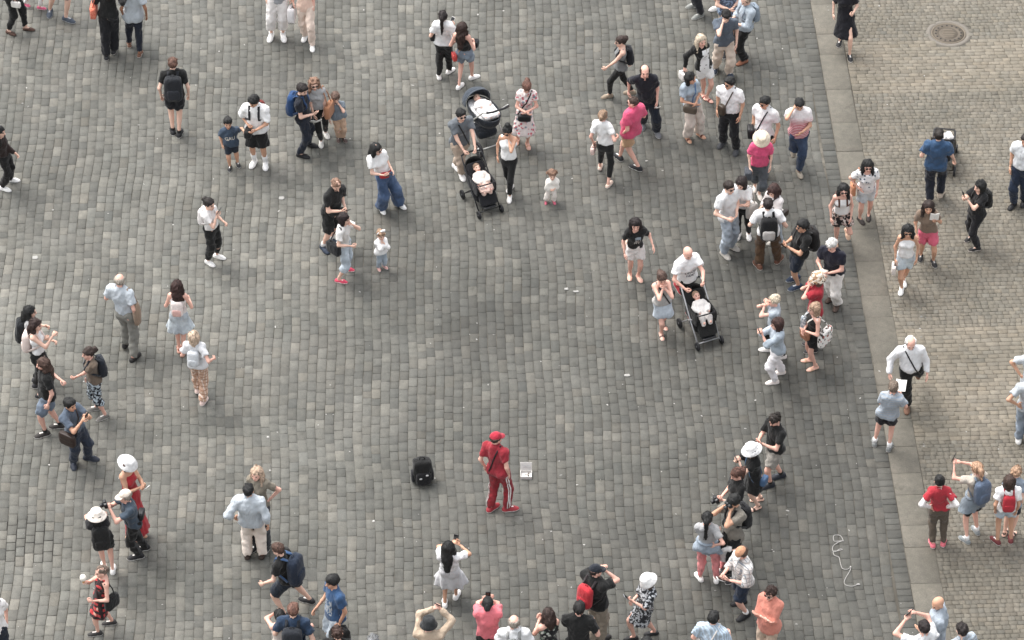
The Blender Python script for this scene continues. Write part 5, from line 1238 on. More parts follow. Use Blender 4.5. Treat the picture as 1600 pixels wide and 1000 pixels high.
# -- right of centre, top
B = P('the woman with the pale purse', 'woman in white tee and cropped black leggings holding hands, back turned', (942, 181), [(938, 261, .03), (952, 289)], 163, 'f', skin='pink', top=('tee', W, {'hem': .05}), bot=('leggings', K, {'len': .72}), shoe=('flat', 'd9c0b0', 'e6dcd4'), hair=('bun', '9a7450', {'z': .02, 'y': -.115}), arms=('down', ('px', 965, 214, 0, 'side')))
hand_bag(B, 0, 'dcc0b8', (.10, .04, .08), 'pale pink purse of the woman in cropped leggings', .04)
P('the man in pink', 'heavy man in bright pink tee and khaki shorts walking left', (989, 160), [(966, 247), (994, 264)], -135, skin='pink', top=('tee', 'cf5474', {'off': .036, 'hem': -.08}), bot=('shorts', 'bf9c7c', {'len': .1, 'w': .05}), shoe=('sneaker', '1d1e22', 'dcdad6'), hair=('buzz', '4a3226'), glasses=True, arms=(('px', 974, 208, -.05, 'side'), 'bent'), fat=1.14, belly=.3, look=(20, 5))
B = P('the balding man in navy', 'balding man in navy polo shirt and navy trousers walking towards the camera', (1004, 117), [(1027, 210), (1004, 198)], 5, skin='pink', top=('polo', '171b24', {'neck': .075}), bot=('trousers', '1d222c', {'w': .035}), shoe=('sneaker', '6a6c70', 'b9b9b8'), hair=('fringe', '3a2a20'), arms=('down', 'back'), fat=1.12, belly=.4)
paper(B, 0, (.05, .07), 'small white card in the hand of the balding man', 'card', 'card', off=(0, .02, -.03))
B = P('the woman striding left', 'woman in grey sleeveless top and black leggings striding left', (970, 70), [(949, 152), (984, 146)], -82, 'f', top=('tank', '858a8c', {'hem': -.04, 'off': .022, 'strap': .7}), bot=('leggings', '1c1a1c'), shoe=('sneaker', '8a7c6c', 'a99c8c'), hair=('bun', '3e2a22', {'z': .05, 'y': -.105}), glasses=True, arms=(('px', 946, 107, -.08, 'fwd'), 'back'))
backpack(B, '1b1d22', .85, 'black backpack on the woman striding left')
B = P('the blonde in the black cardigan', 'woman with long blonde hair, black cardigan and white shorts walking', (1096, 63), [(1107, 157), (1100, 152)], 28, 'f', skin='pink', top=('long', '161517', {'hem': -.05, 'neck': .08}), bot=('shorts', 'e9e6e4', {'len': .0}), shoe=('sandal', '7a2e2a', '5a2a26'), hair=('long', 'cdb592', {'len': .26}), arms=('back', ('px', 1070, 106, -.05, 'side')))
patch(B, .17, .5, .42, W, name='vest_front', gap=.004, n=8); hand_bag(B, 1, 'e2dedb', (.10, .05, .09), 'crumpled white bag in the hand of the blonde in black cardigan', .01, soft=.12)
P('the man shading his face', 'man in blue tee and beige trousers with a hand over his face', (1135, 36), [(1117, 111), (1140, 118)], 8, top=('tee', '52677f', {'hem': -.06}), bot=('trousers', 'd3c3b4', {'w': .035}), shoe=('sneaker', '2e3848', 'd9d9d8'), hair=(SK, '241a16'), arms=('down', 'face'), look=(0, 32), foot_a=(20, -10))
B = P('the man in pale blue shirt', 'man in pale blue shirt and black trousers reading his phone at top', (1166, 1), [(1160, 99), (1153, 82)], -65, top=('shirt', 'a3bbcf', {'slv': 1.5}), bot=('trousers', '131315', {'w': .03}), shoe=('flat', '8a5a44', '5a3a2c'), hair=('fringe', '9a7a60'), arms=('phonelo', 'phonelo'), look=(0, 35), fat=1.1)
mid_phone(B, 'phone read by the man in pale blue shirt'); backpack(B, '7f9ab4', .8, 'pale blue backpack of the man reading his phone')
P('the dark trousered legs', 'walker in dark trousers and grey shoes cut off at top edge', (1095, -82), [(1091, 27), (1083, 11)], -65, top=('shirt', '4a4c50'), bot=('trousers', '2a2b30', {'w': .03}), shoe=('sneaker', '7f817e', 'c9c9c4'))
P('the white sneaker wearer', 'bare legged walker in white sneakers cut off at top edge', (1122, -92), [(1118, 15), (1136, 12)], -75, top=('tee', '6f86a0'), bot=('shorts', '6f88a6', {'pat': 'denim'}), shoe=WS, skin='pink')
P('the printed blue tee wearer', 'person in printed blue tee partly hidden behind the man shading his face', (1140, -31), None, 20, h=1.72, top=('tee', '4a6386', {'pat': 'blots', 'cols': ('7f93ac',)}), bot=('shorts', '8a8076', {'len': .2}), hair=(SK, '3a2a20'), arms=('belly', 'belly'))
# -- upper right crowd
B = P('the woman in sky blue shirt', 'woman with black bob, sky blue shirt and cream trousers', (1079, 122), [(1075, 219), (1095, 213)], 32, 'f', skin='tan', top=('polo', '97b3ca', {'hem': -.03}), bot=('trousers', 'd8cbc0', {'w': .05, 'len': .93}), shoe=('sandal', '6a3a2e', 'c9b09a'), hair=('bob', '131013'), arms=('belly', 'belly'), look=(25, 5))
shoulder_bag(B, '5d5348', 1, (.14, .05, .09), 'grey brown crossbody bag on the sky blue shirt', pos=(-.75, .6, .0), strap='4f6f96')
B = P('the man with the sling bag', 'man in white shirt and black trousers looking left, sling bag in front', (1140, 130), [(1128, 227), (1150, 238)], -22, skin='tan', top=('shirt', 'e8e6e6', {'hem': .04}), bot=('trousers', '1a1b1f', {'w': .03}), shoe=('sneaker', '3a3c40', '55575a'), hair=(SK, '1d1815'), glasses=True, arms=('down', 'down'), look=(-30, 5), fat=1.05)
shoulder_bag(B, '3f352c', 1, (.075, .05, .11), 'oval brown sling bag on the white shirted man', pos=(-.45, .9, .14), strap='4a3e36')
B = P('the white tee man behind the hat', 'man in white tee with black shoulder bag behind the straw hat', (1195, 160), None, -32, h=1.7, skin='tan', top=('tee', 'd9d9d9', {'hem': .0}), bot=BLK, hair=(SK, '15110f'), glasses='clear', arms=('down', 'down'), look=(-20, 10))
shoulder_bag(B, '131316', 1, (.11, .06, .11), 'black shoulder bag of the man behind the straw hat', pos=(-.8, .5, .06))
B = P('the woman in the straw hat', 'woman in straw sun hat, pink blouse and grey capris', (1190, 220), [(1187, 308), (1179, 296)], 2, 'f', top=('blouse', 'd4547a', {'neck': .085, 'hem': .02, 'slv': .7}), bot=('trousers', '53575c', {'len': .5, 'w': .03}), shoe=('flat', 'd6cdc4', 'e0d8d0'), hair=('bob', '4a342a'), hat=('sun', 'dccdb8', None, (), 'b9a890'), arms=('down', 'down'), look=(0, 28), fat=1.08)
hand_bag(B, 1, '44484e', (.12, .07, .10), 'grey jacket bundled at the hip of the straw hat woman', -.06, soft=.12)
P('the checked shirt man', 'man in white and red checked shirt and blue jeans, hand at his ear', (1249, 163), [(1249, 273), (1240, 236, .18)], 4, skin='tan', top=('shirt', 'e2dcdc', {'pat': 'gradstripe', 'cols': ('b0525c', 'd9b9bc'), 'hem': -.06, 'folds': .005}), bot=('trousers', '2c3a50', {'w': .025, 'pat': 'denim'}), shoe=('flat', '8f867a', '6f675c'), hair=(SK, '15110f'), arms=('belly', 'ear'), look=(0, 25))
P('the woman in the black dress', 'woman in short black dress and black sneakers at top right', (1322, -20), [(1311, 69), (1328, 92)], -5, 'f', top=('dress', '191b22', {'slv': .75, 'len': .45, 'flare': .045, 'off': .028}), bot=None, shoe=('sneaker', '1f1f22', 'd9d5d0'), hair=('long', '5a2e24', {'len': .3}), arms=('bent', 'down'))
# -- right side pavement
B = P('the man in the navy tee', 'man in blue tee and dark jeans walking away beside a pushchair', (1467, 212), [(1470, 304, .05), (1452, 315)], 172, top=('tee', '37506e', {'off': .034, 'hem': -.08}), bot=('trousers', '20242e', {'w': .03, 'len': .95}), shoe=('sneaker', 'b3a596', 'c9bcae'), hair=(SK, '2e2620'), arms=('bent', ('px', 1492, 252, .12, 'bent')), fat=1.06)
stroller(at(1471, 256), 170, 'dark pushchair with a pale blanket pushed by the man in blue tee', 'seat', '2a2a2c', '3a3835', '4a443c', baby_kw=dict(label='infant in white seen beside the man in blue tee', col='e2dedb', legs='c4d2e0', hat='e9e6e4'), sc=.85, hoodang=.6)
B = P('the woman in black with phone', 'woman all in black lifting her phone on the setts', (1531, 291), [(1514, 374), (1523, 391)], -62, 'f', top=('tee', '1c1b1e', {'neck': .085, 'off': .026, 'hem': -.05}), bot=('trousers', '181a20', {'w': .014}), shoe=('flat', '1b191a', 'c9c0b8'), hair=('bob', '1a1312'), arms=('phonehi', 'phonehi'), fat=1.16, foot_a=(-80, -40))
phone(B, 0, 'phone lifted by the woman all in black'); backpack(B, '1d1b1b', .85, 'black leather backpack of the woman all in black', slung=.0)
P('the man at the right edge', 'man in white shirt and navy trousers half cut off at right edge', (1603, 219), [(1582, 323), (1599, 318)], -25, skin='tan', top=('shirt', 'dfe4ea', {'hem': .06}), bot=('trousers', '222b3c', {'w': .03}), shoe=('flat', '17171a', '17171a'), arms=('down', 'down'), fat=1.1)
B = P('the woman in the dotted blouse', 'woman in white dotted blouse and pale denim shorts', (1355, 266), [(1345, 346), (1357, 341)], 4, 'f', skin='pink', top=('blouse', 'ebe8e8', {'pat': 'dots', 'cols': ('56616e',), 'neck': .095, 'hem': -.04}), bot=('shorts', 'b4c4d2', {'pat': 'denim', 'len': -.02}), shoe=('flat', '2a2422', '3a3230'), hair=('long', '1b1513', {'len': .2}), glasses=True, arms=('hang', 'hip'), foot_a=(-5, 25))
tote(B, -1, 'bd8566', (.11, .05, .12), 'tan tote bag on the dotted blouse', z=.06)
B = P('the woman in floral shorts', 'woman in white top, sunglasses and black floral shorts stepping forward', (1318, 297), [(1306, 383), (1324, 366, .18)], 4, 'f', skin='pink', top=('tank', 'eae7e6', {'hem': .04, 'neck': .09}), bot=('shorts', '262224', {'pat': 'camo', 'cols': ('b9a29a', 'd9cfc8'), 'len': .03, 'w': .05}), shoe=('flat', 'c9a890', 'd9c4b4'), hair=('long', '1d1614', {'len': .2}), glasses=True, arms=('down', 'down'))
backpack(B, '5a3c32', .75, 'brown backpack on the woman in floral shorts')
B = P('the woman in pink shorts', 'woman in brown tee and pink shorts holding out a paper', (1447, 332), [(1438, 404), (1459, 413)], 0, 'f', skin='tan', top=('tee', '7b6a5c', {'hem': .03}), bot=('shorts', 'cf6479', {'len': -.02, 'w': .05}), shoe=('sneaker', '1d1d20', 'c9c5c0'), hair=('long', '33211b', {'len': .22}), arms=(('px', 1462, 343, -.1, 'bent'), 'down'))
paper(B, 0, (.075, .095), 'white sheet held out by the woman in pink shorts', tilt=.75)
B = P('the woman in denim cutoffs', 'black haired woman in white camisole and pale denim cutoffs carrying a cream purse', (1419, 361), [(1408, 456), (1412, 443)], -4, 'f', skin='tan', top=('tank', 'eae8e7', {'hem': .04, 'strap': .55, 'neck': .075}), bot=('shorts', 'a8bccb', {'pat': 'denim', 'len': -.06}), shoe=WS, hair=('long', '17120f', {'len': .18}), glasses=True, arms=('hang', 'down'))
hand_bag(B, 1, 'dcd2cc', (.11, .04, .10), 'cream purse carried by the woman in denim cutoffs', .02)
# -- huddle round the map
P('the man in pale jeans', 'man in white tee, sunglasses and baggy pale jeans in the huddle', (1139, 293), [(1133, 400), (1145, 388)], 42, top=('tee', 'dfe0e2', {'off': .032, 'hem': -.06}), bot=('trousers', '8ea3b8', {'w': .045, 'pat': 'denim'}), shoe=('sneaker', 'b9b4ac', 'd9d5d0'), hair=(SK, '33251d'), glasses=True, arms=('belly', 'bent'))
B = P('the woman with the grey tote', 'woman in white tee and black leggings with folded arms in the huddle', (1156, 291), [(1153, 371), (1170, 371)], -8, 'f', top=('tee', 'ebe9e8', {'off': .03, 'hem': .02}), bot=('leggings', '141416'), shoe=WS, hair=('bob', '2c1f1b'), arms=('cross', 'cross'), look=(-25, 30))
tote(B, 1, 'bdb8b2', (.13, .06, .15), 'grey canvas tote on the woman in black leggings', z=.05, fwd=.7)
B = P('the auburn haired woman', 'woman with auburn hair, white blouse and pale jeans behind the red backpack', (1206, 302), [(1217, 386), (1207, 380)], -50, 'f', top=('blouse', 'e6e0de', {'slv': 1.4, 'hem': -.1}), bot=('trousers', '93aec4', {'w': .02, 'pat': 'denim'}), shoe=('sneaker', 'b9b4ac', 'd9d5d0'), hair=('long', '43251f', {'len': .14}), arms=('belly', 'bent'), look=(0, 35))
shoulder_bag(B, '2a211e', 1, (.09, .04, .07), 'dark bag with a long strap on the auburn haired woman', pos=(1, -.2, .1))
B = P('the man in brown trousers', 'man in white tee and brown trousers with his back turned, hands on straps', (1198, 326), [(1184, 416), (1217, 407)], 180, top=('tee', 'e9e8e8', {'off': .035, 'hem': -.04}), bot=('trousers', '54402f', {'w': .035}), shoe=('sneaker', '6a4636', 'dcd6cf'), hair=(SK, '2c1f19'), arms=('strap', 'strap'), foot_a=(205, 150))
backpack(B, '1b1b1e', 1.0, 'black and red backpack on the man in brown trousers', pocket='b8b4b0', trim='b83a38')
B = P('the man photographing', 'man in black polo shirt and navy shorts photographing with his phone', (1254, 353), [(1240, 437), (1243, 451)], -72, skin='tan', top=('polo', '15161a', {'hem': -.06}), bot=('shorts', '1f2632', {'len': .22}), shoe=('sneaker', '26344a', 'c9cbce'), hair=(SK, '17120f', {'th': .006}), glasses='clear', arms=('phone', 'phone'), fat=1.12, belly=.4, foot_a=-65)
mid_phone(B, 'phone aimed by the man in black polo shirt'); backpack(B, '201e1e', 1.0, 'black rucksack on the man photographing', pocket='3a322e')
B = P('the white haired man', 'white haired man in navy tee and white trousers holding a cream jacket', (1298, 386), [(1298, 468), (1307, 481)], -30, skin='pink', top=('tee', '171d29', {'hem': -.02}), bot=('trousers', 'e4dfda', {'w': .04}), shoe=('flat', '4a3a32', '2e2622'), hair=(SK, 'd9d4cc'), arms=('belly', 'belly'), look=(-15, 30), fat=1.08)
hand_bag(B, 1, 'd9ccc0', (.14, .08, .09), 'cream jacket folded over the arm of the white haired man', -.05, soft=.12)
P('the woman in red', 'woman in red blouse with a patterned headscarf, hand at her chin', (1276, 436), None, -88, 'f', h=1.6, skin='pink', top=('blouse', '9a2c36', {'slv': .7, 'hem': -.1}), bot=BLK, hair=('bob', '6a4a3a'), hat=('bucket', 'a8876c', 'camo', ('e0d4c4', '4a3a30')), arms=('mouth', 'mouth'))
B = P('the woman with the printed tote', 'woman in black sleeveless top, black shorts and sandals beside the red blouse', (1272, 482), [(1262, 564), (1270, 577)], -72, 'f', skin='pink', top=('tank', '161517', {'strap': .7}), bot=('shorts', '17161a', {'len': -.02}), shoe=('sandal', 'c09a80', 'd9b9a0'), hair=('bob', 'b08660'), arms=('belly', 'belly'), fat=1.06)
tote(B, 1, ('e3dfda', 'floral', ('3a342f', '9a4a40')), (.19, .06, .17), 'white printed tote bag on the woman in sandals', z=.08, fwd=-.7); shoulder_bag(B, '9a6a52', 1, (.11, .05, .09), 'tan bag in front of the woman in sandals', pos=(.3, 1, .02), strap='d9d2cb')
tote(B, -1, ('d9dde0', 'blots', ('8a949c',)), (.05, .05, .14), 'pale patterned scarf hanging in front of the black top', z=.5, fwd=1.6)
B = P('the blonde in the denim vest', 'blonde woman in denim vest raising her hands behind the red haired woman', (1209, 472), [(1196, 548), (1219, 560)], -85, 'f', skin='pink', top=('tee', 'a3b6c8', {'slv': .5}), bot=('trousers', K, {'w': .014}), shoe=('sneaker', 'dcd8d4', 'e6e2de'), hair=('bun', 'cdb794', {'z': .08, 'y': -.06}), arms=('cam', 'cam'))
B = P('the red haired woman', 'woman with reddish bob, pale denim shirt and white trousers filming', (1214, 506), [(1207, 599), (1217, 584)], -80, 'f', skin='pink', top=('shirt', '8fa7bc', {'slv': 1.3, 'pat': 'denim'}), bot=('trousers', 'e6e2e4', {'w': .022}), shoe=('sneaker', 'e0d6d0', 'ece6e2'), hair=('bob', '46251e'), arms=('phonehi', 'phonehi'), fat=1.06, foot_a=-80)
phone(B, 1, 'phone lifted by the red haired woman', '26262a')
# -- centre right: running girl, hiding woman, bald father
B = P('the woman in the printed black tee', 'woman with long dark hair in black printed tee and white shorts', (993, 352), [(984, 433), (999, 436)], 8, 'f', skin='pink', top=('tee', '151416', {'hem': .05, 'neck': .08}), bot=('shorts', 'e6e0dd', {'len': -.05}), shoe=('sandal', 'd9b9a4', 'dcc6b4'), hair=('long', '2a1c18', {'len': .24}), arms=(('px', 1021, 386, -.05, 'side'), 'down'), look=(-5, 15))
patch(B, .10, .05, .77, '7f93a4', .03, name='print'); chest_print(B, ['AU', 'MY'], 'b9b4b0', .075, .64, .02)
shoulder_bag(B, 'd4b8a6', -1, (.08, .05, .08), 'beige bag swinging behind the woman in white shorts', cross=False, pos=(-1, -.9, -.02))
B = P('the woman hiding her face', 'woman in grey top and pale denim skirt covering her face', (1034, 434), [(1034, 526), (1037, 511)], 18, 'f', skin='pink', top=('tank', 'b3b0ad', {'hem': -.02, 'off': .026, 'strap': .7}), bot=('skirt', 'a4b6c8', {'len': .34, 'flare': .03, 'pat': 'denim', 'pleat': .004}), shoe=('sandal', '2e2826', 'd9cfc8'), hair=('bun', '5e4032', {'z': .0, 'y': -.11}), arms=('mouth', 'mouth'), look=(0, 25))
shoulder_bag(B, '17171a', -1, (.05, .04, .09), 'black bag behind the woman hiding her face', pos=(1, -.4, .05))
B = P('the bald father', 'bald man in white lettered tee and black shorts pushing a pushchair', (1074, 399), [(1059, 452, .16), (1078, 494)], 32, skin='pink', top=('tee', 'eeecec', {'off': .03, 'hem': -.02}), bot=('shorts', '17181c', {'len': .24}), shoe=('sneaker', 'aa3a40', 'dcd8d4'), hair=None, arms=(('px', 1099, 441, -.35, 'push'), ('px', 1071, 452, -.35, 'push')), fat=1.12, look=(0, 35))
chest_print(B, ['UNCLE', 'LEAF'], '6a6a70', .075, .56)
stroller(at(1093, 521), 24, 'black pushchair with silver tubes pushed by the bald man', 'seat', '18191c', '17181b', 'b3b4b6', baby_kw=dict(label='fair haired toddler in white riding in the silver tubed pushchair', col='d9d5d2', legs='d2ccc8', hair='b98a62', skin='pink'), sc=.82, hoodang=.7)
# -- lower right
P('the man in the white shirt', 'bald older man in white long sleeved shirt and black trousers striding forward', (1423, 536), [(1417, 640), (1434, 580, .30)], 4, skin='pink', top=('shirt', 'ebebee', {'slv': 1.95, 'hem': .05, 'off': .03}), bot=('trousers', '151518', {'w': .03}), shoe=('flat', '70503f', '5a4034'), hair=('fringe', 'dcd4cc'), arms=('away', 'away'), fat=1.12, belly=.6, look=(0, 25), beard='d9cfc6')
B = PEOPLE['the man in the white shirt']; shoulder_bag(B, '17171a', -1, (.08, .05, .11), 'black bag on a thin strap behind the white shirted older man', pos=(.7, -.7, -.02))
B = P('the map reader', 'person in grey blue tee and black shorts reading a map, back turned', (1396, 606), [(1366, 692), (1390, 700)], 168, 'f', skin='pink', top=('tee', 'a9b4bf', {'off': .036, 'hem': -.06, 'neck': .085, 'pat': 'stripe_h', 'cols': ('97a4b2',)}), bot=('shorts', '161a22', {'len': .08}), shoe=('sneaker', '7a7c7c', 'dcdad6'), sock=(W, .8), hair=(SK, '7a6450'), arms=('phonelo', ('px', 1408, 618, .2, 'phone')), fat=1.1)
paper(B, 1, (.085, .10), 'white open map in front of the reader in grey blue tee', off=(.0, .06, .02), tilt=.3)
P('the edge figure with bent elbow', 'person in pale blue tee with bent elbow at the right edge', (1619, 548), None, 0, h=1.72, skin='tan', top=('tee', 'c4d0da'), bot=('trousers', '3a4456'), arms=('hip', 'hip'))
P('the edge figure in jeans', 'person in grey tee and blue jeans cut off by the right edge', (1612, 592), [(1591, 687), (1609, 690)], 165, top=('tee', 'b3bfc9', {'hem': -.08}), bot=('trousers', '6f87a0', {'pat': 'denim'}), shoe=WS, skin='tan', arms=('hip', 'down'), hair=(SK, '3a2a22'))
B = P('the man in grey shorts', 'man with curly hair in black tee and grey shorts looking at his phone', (1211, 656), [(1199, 761), (1216, 746)], -58, skin='pink', top=('tee', '131315', {'hem': -.05}), bot=('shorts', '96918a', {'len': .12}), shoe=('sneaker', '1c1f28', '3a3e46'), sock=(K, .85), hair=('curly', '2e241e'), arms=('phone', 'phone'), look=(0, 30), foot_a=-72)
mid_phone(B, 'phone held by the curly haired man in grey shorts', land=True)
B = P('the woman in the white sun hat', 'woman in wide white sun hat and black dress taking a picture', (1170, 709), [(1180, 796), (1183, 782)], -72, 'f', top=('dress', '141416', {'slv': .6, 'len': .42, 'flare': .03, 'off': .03}), bot=None, shoe=('sandal', '33231e', '4a342c'), hair=('bob', '3a2a22'), hat=('sun', 'efecea', None, (), 'd9d5d2'), arms=('phonehi', 'phonehi'), look=(0, 15))
mid_phone(B, 'phone held out from under the white sun hat', land=True); shoulder_bag(B, '4a6688', -1, (.09, .05, .09), 'blue pouch on a strap of the woman in white sun hat', pos=(.7, -.6, -.06), strap='5a7492')
B = P('the woman with camera', 'woman with brown ponytail in black tee holding a camera at her waist', (1151, 741), None, -70, 'f', h=1.64, skin='pink', top=('tee', '151517'), bot=BLK, hair=('pony', '6a3e2c', {'len': .18}), arms=('phonelo', 'phonelo'), look=(0, 25))
camera_prop(B, 'black camera held at waist by the brown haired woman')
B = P('the photographer in taupe', 'black haired man in taupe tee bending over his camera', (1147, 783), None, -58, h=1.7, skin='tan', top=('tee', '77726a'), bot=('trousers', '17181c'), hair=(SK, '141011', {'th': .008}), arms=('face', 'face'), look=(0, 35))
backpack(B, '1a1b1f', .95, 'black backpack on the photographer in taupe'); camera_prop(B, 'silver black camera held by the photographer in taupe')
B = P('the mother in pink trousers', 'woman with long dark ponytail, grey tee and pink trousers, back turned', (1105, 810), [(1092, 903), (1119, 905)], 172, 'f', skin='pink', top=('tee', 'aeaeb0', {'hem': .04}), bot=('trousers', 'd98a8a', {'w': .014, 'len': .92}), shoe=WS, hair=('pony', '1d1513', {'len': .34, 'th': .004}), arms=('cross', 'hip'), foot_a=(205, 178))
tied_shirt(B, '7d97b0', 'denim shirt knotted round the waist above pink trousers')
P('the small girl', 'small dark haired girl in white top and pink trousers stretching her arm', (1129, 842), [(1127, 889), (1137, 884)], 130, 'f', age='toddler', h=.98, top=('tee', 'e2dedd'), bot=('trousers', 'd98a8a', {'w': .02}), shoe=WS, hair=('bob', '1a1412'), arms=('down', ('px', 1152, 848, 0, 'side')))
B = P('the man in the plaid shirt', 'man in white plaid shirt, navy shorts and tan cap reading his phone', (1156, 874), [(1162, 965), (1155, 943)], -62, skin='pink', top=('shirt', 'e0dcd9', {'pat': 'check', 'cols': ('8f959c', 'a8a29e'), 'slv': 1.1, 'hem': -.06}), bot=('shorts', '1f2939', {'len': .26}), shoe=('sneaker', '17171a', '222226'), sock=('e6e4e2', .85), hair=('fringe', '5a4234'), hat=('cap', 'b8896c', 'e6e3e0'), arms=('phonelo', 'phonelo'), look=(0, 38), fat=1.1)
mid_phone(B, 'white phone read by the man in plaid shirt', 'e0dedc')
P('the woman in coral', 'woman with curly hair in coral blouse standing with folded arms', (1204, 927), None, -38, 'f', h=1.62, skin='pink', top=('long', 'cc8474', {'slv': 1.4, 'hem': -.12, 'off': .03}), bot=('trousers', 'b5a08e', {'w': .03}), hair=('curly', '3a2219'), glasses=True, arms=('cross', 'cross'), fat=1.18, belly=.4)
B = P('the man in the striped blue shirt', 'man in pale blue striped shirt at bottom edge, back turned', (1115, 966), None, 160, h=1.72, skin='pink', top=('shirt', '9db8d0', {'pat': 'stripe_v', 'cols': ('b9cbdc',)}), bot=('trousers', '2a3040'), hair=(SK, '1d1613'), arms=('bent', 'bent'))
shoulder_bag(B, 'e0dcd8', -1, (.10, .05, .10), 'white bag slung over the striped blue shirt', pos=(1, -.3, .1), strap='e0dcd8')
B = P('the girl in the red tee', 'woman with black bun in red tee over white sleeves and brown trousers', (1468, 752), [(1456, 850), (1474, 848)], 178, 'f', top=('tee', 'a8333d', {'under': 'e2dedc', 'hem': .02, 'collar': 'e6e0de'}), bot=('trousers', '5a5046', {'w': .012}), shoe=('sneaker', 'd9707c', 'ece4e2'), hair=('bun', '15110f', {'z': .1, 'y': -.08}), arms=('hip', 'hip'), look=(0, 0))
B = P('the blonde with the blue backpack', 'blonde woman with ponytail and black shorts holding up her phone', (1526, 732), [(1507, 845), (1524, 830)], -148, 'f', skin='pink', top=('tee', 'b7afa4', {'hem': .0}), bot=('shorts', '14161a', {'len': .14}), shoe=('sneaker', '7f8486', 'e6e4e2'), sock=(W, .85), hair=('pony', 'c08a5a', {'len': .2, 'th': .004}), arms=(('px', 1491, 724, .1, 'up'), ('px', 1500, 722, .2, 'up')))
backpack(B, '46678f', 1.02, 'blue backpack on the blonde holding up her phone', scol='6a88a6'); phone(B, 0, 'phone raised by the blonde in black shorts'); tied_shirt(B, '6d8498', 'blue grey jacket tied round the waist of the blonde')
B = P('the girl with the red bag', 'girl in white tee and denim shorts, back turned, at right', (1577, 752), [(1555, 846), (1579, 843)], 180, 'f', skin='tan', top=('tee', 'ebe8e7', {'hem': .0, 'off': .028}), bot=('shorts', '9fb6ca', {'pat': 'denim', 'len': -.02}), shoe=('sneaker', '6a2e30', 'e2dedb'), hair=('bob', '4a3226'), arms=('down', 'down'), foot_a=(215, 175))
backpack(B, 'a52e38', .72, 'dark red drawstring bag on the girl in denim shorts')
P('the curly blond child', 'curly blond child in blue behind the girl with red bag', (1588, 738), None, 150, 'f', age='child', h=1.42, top=('tee', '7f9cb8'), bot=('shorts', '2a2e36'), shoe=('sandal', '2e2826', '4a3a32'), hair=('curly', 'b98a5e'))
P('the bald man in chambray', 'bald man in chambray shirt with white cuffs at bottom right', (1466, 943), None, -95, h=1.78, skin='tan', top=('shirt', '8ba0b4', {'pat': 'denim', 'slv': .8}), bot=('trousers', '3a4050'), hair=None, arms=('belly', 'down'), fat=1.14, look=(25, 30))
B = P('the man with arms raised', 'man in white tee raising his phone overhead at bottom right', (1443, 981), None, -155, h=1.74, skin='pink', top=('tee', 'dfe1e4'), bot=DJ, hair=(SK, '2a1d17'), arms=(('px', 1415, 968, .12, 'up'), ('px', 1430, 957, .2, 'up')), look=(0, 0))
mid_phone(B, 'phone raised overhead at bottom right', land=True)
P('the man beside the bald man', 'dark haired man in grey tee at the bottom right edge', (1503, 985), None, -150, h=1.76, top=('tee', '93a0ac', {'pat': 'stripe_h', 'cols': ('a9b4be',)}), bot=DJ, hair=(SK, '2a201b'))
# -- the performer
B = P('the man in red', 'man in red cap, red tee and striped red track trousers standing alone', (775, 685), [(770, 795), (797, 797)], 152, skin='pink', top=('tee', '97303a', {'hem': -.06}), bot=('trousers', '86282f', {'w': .03}), shoe=('sneaker', '9c333b', 'e9e4e0', 'e9e4e0'), hair=(SK, '3e2a20'), hat=('cap', 'aa3040'), arms=('down', 'down'), look=(-30, 5), foot_a=(135, 100))
shoulder_bag(B, '17171a', -1, (.09, .035, .06), 'black sling bag worn across the back of the man in red', pos=(.8, .6, .04)); side_stripe(B, 'e9e5e2')
# -- left side
B = P('the edge walker in black', 'person in dark top and black trousers walking in at left edge', (-3, 218), [(8, 297), (21, 283)], 78, 'f', top=('long', '2a1f1c', {'hem': .04}), bot=('trousers', '121214', {'w': .016}), shoe=WS, hair=('long', '1d1512'), arms=('fwd', 'back'))
P('the man carrying his jacket', 'balding older man in pale blue shirt and grey trousers walking away', (187, 438), [(211, 560), (197, 538, .03)], 158, skin='pink', top=('shirt', 'b9cad9', {'hem': .05}), bot=('trousers', '807f79', {'w': .03}), shoe=('flat', '1d1c1c', '17171a'), hair=('fringe', 'a89a88'), arms=('bent', 'hang'), look=(10, 10))
B = PEOPLE['the man carrying his jacket']; tote(B, -1, '94806f', (.075, .05, .24), 'brown jacket hanging from the shoulder of the balding man', z=.2, fwd=-.2, soft=.16, e1=.75)
B = P('the woman in the denim skirt', 'woman with long auburn hair and pale denim skirt walking away', (277, 447), [(287, 552), (280, 546)], 176, 'f', skin='pink', top=('tank', 'e2dcda', {'hem': .06}), bot=('skirt', 'a9bccd', {'len': .42, 'flare': .09, 'pleat': .02, 'pat': 'denim'}), shoe=('sandal', '8a4a3a', 'b98a70'), hair=('long', '3e211b', {'len': .32}), arms=('bent', 'bent'))
backpack(B, 'e2d6d2', .72, 'white backpack on the woman in the denim skirt', pocket='d9b0a8')
B = P('the blonde in checked trousers', 'blonde woman in white tee and checked trousers walking away', (303, 526), [(319, 628), (309, 609, .03)], 168, 'f', skin='pink', top=('tee', 'e6e6ea', {'off': .03}), bot=('trousers', 'c4a28c', {'pat': 'check', 'cols': ('e2d2c6', '9a7460'), 'w': .028}), shoe=('sneaker', 'dcc4bc', 'ece4e0'), hair=('bob', 'd9b48e'), arms=('bent', ('px', 334, 560, .0, 'side')))
backpack(B, 'd3dbe3', .7, 'pale blue backpack on the blonde in checked trousers')
B = P('the friend in front', 'woman with long black hair and black backpack facing right at left', (47, 487), None, 95, 'f', h=1.66, top=('tee', 'a9a8a8'), bot=BSLIM, hair=('long', '15110f', {'len': .2}), arms=('bent', 'bent'))
backpack(B, '1d1f22', .95, 'large black backpack at far left of the two friends')
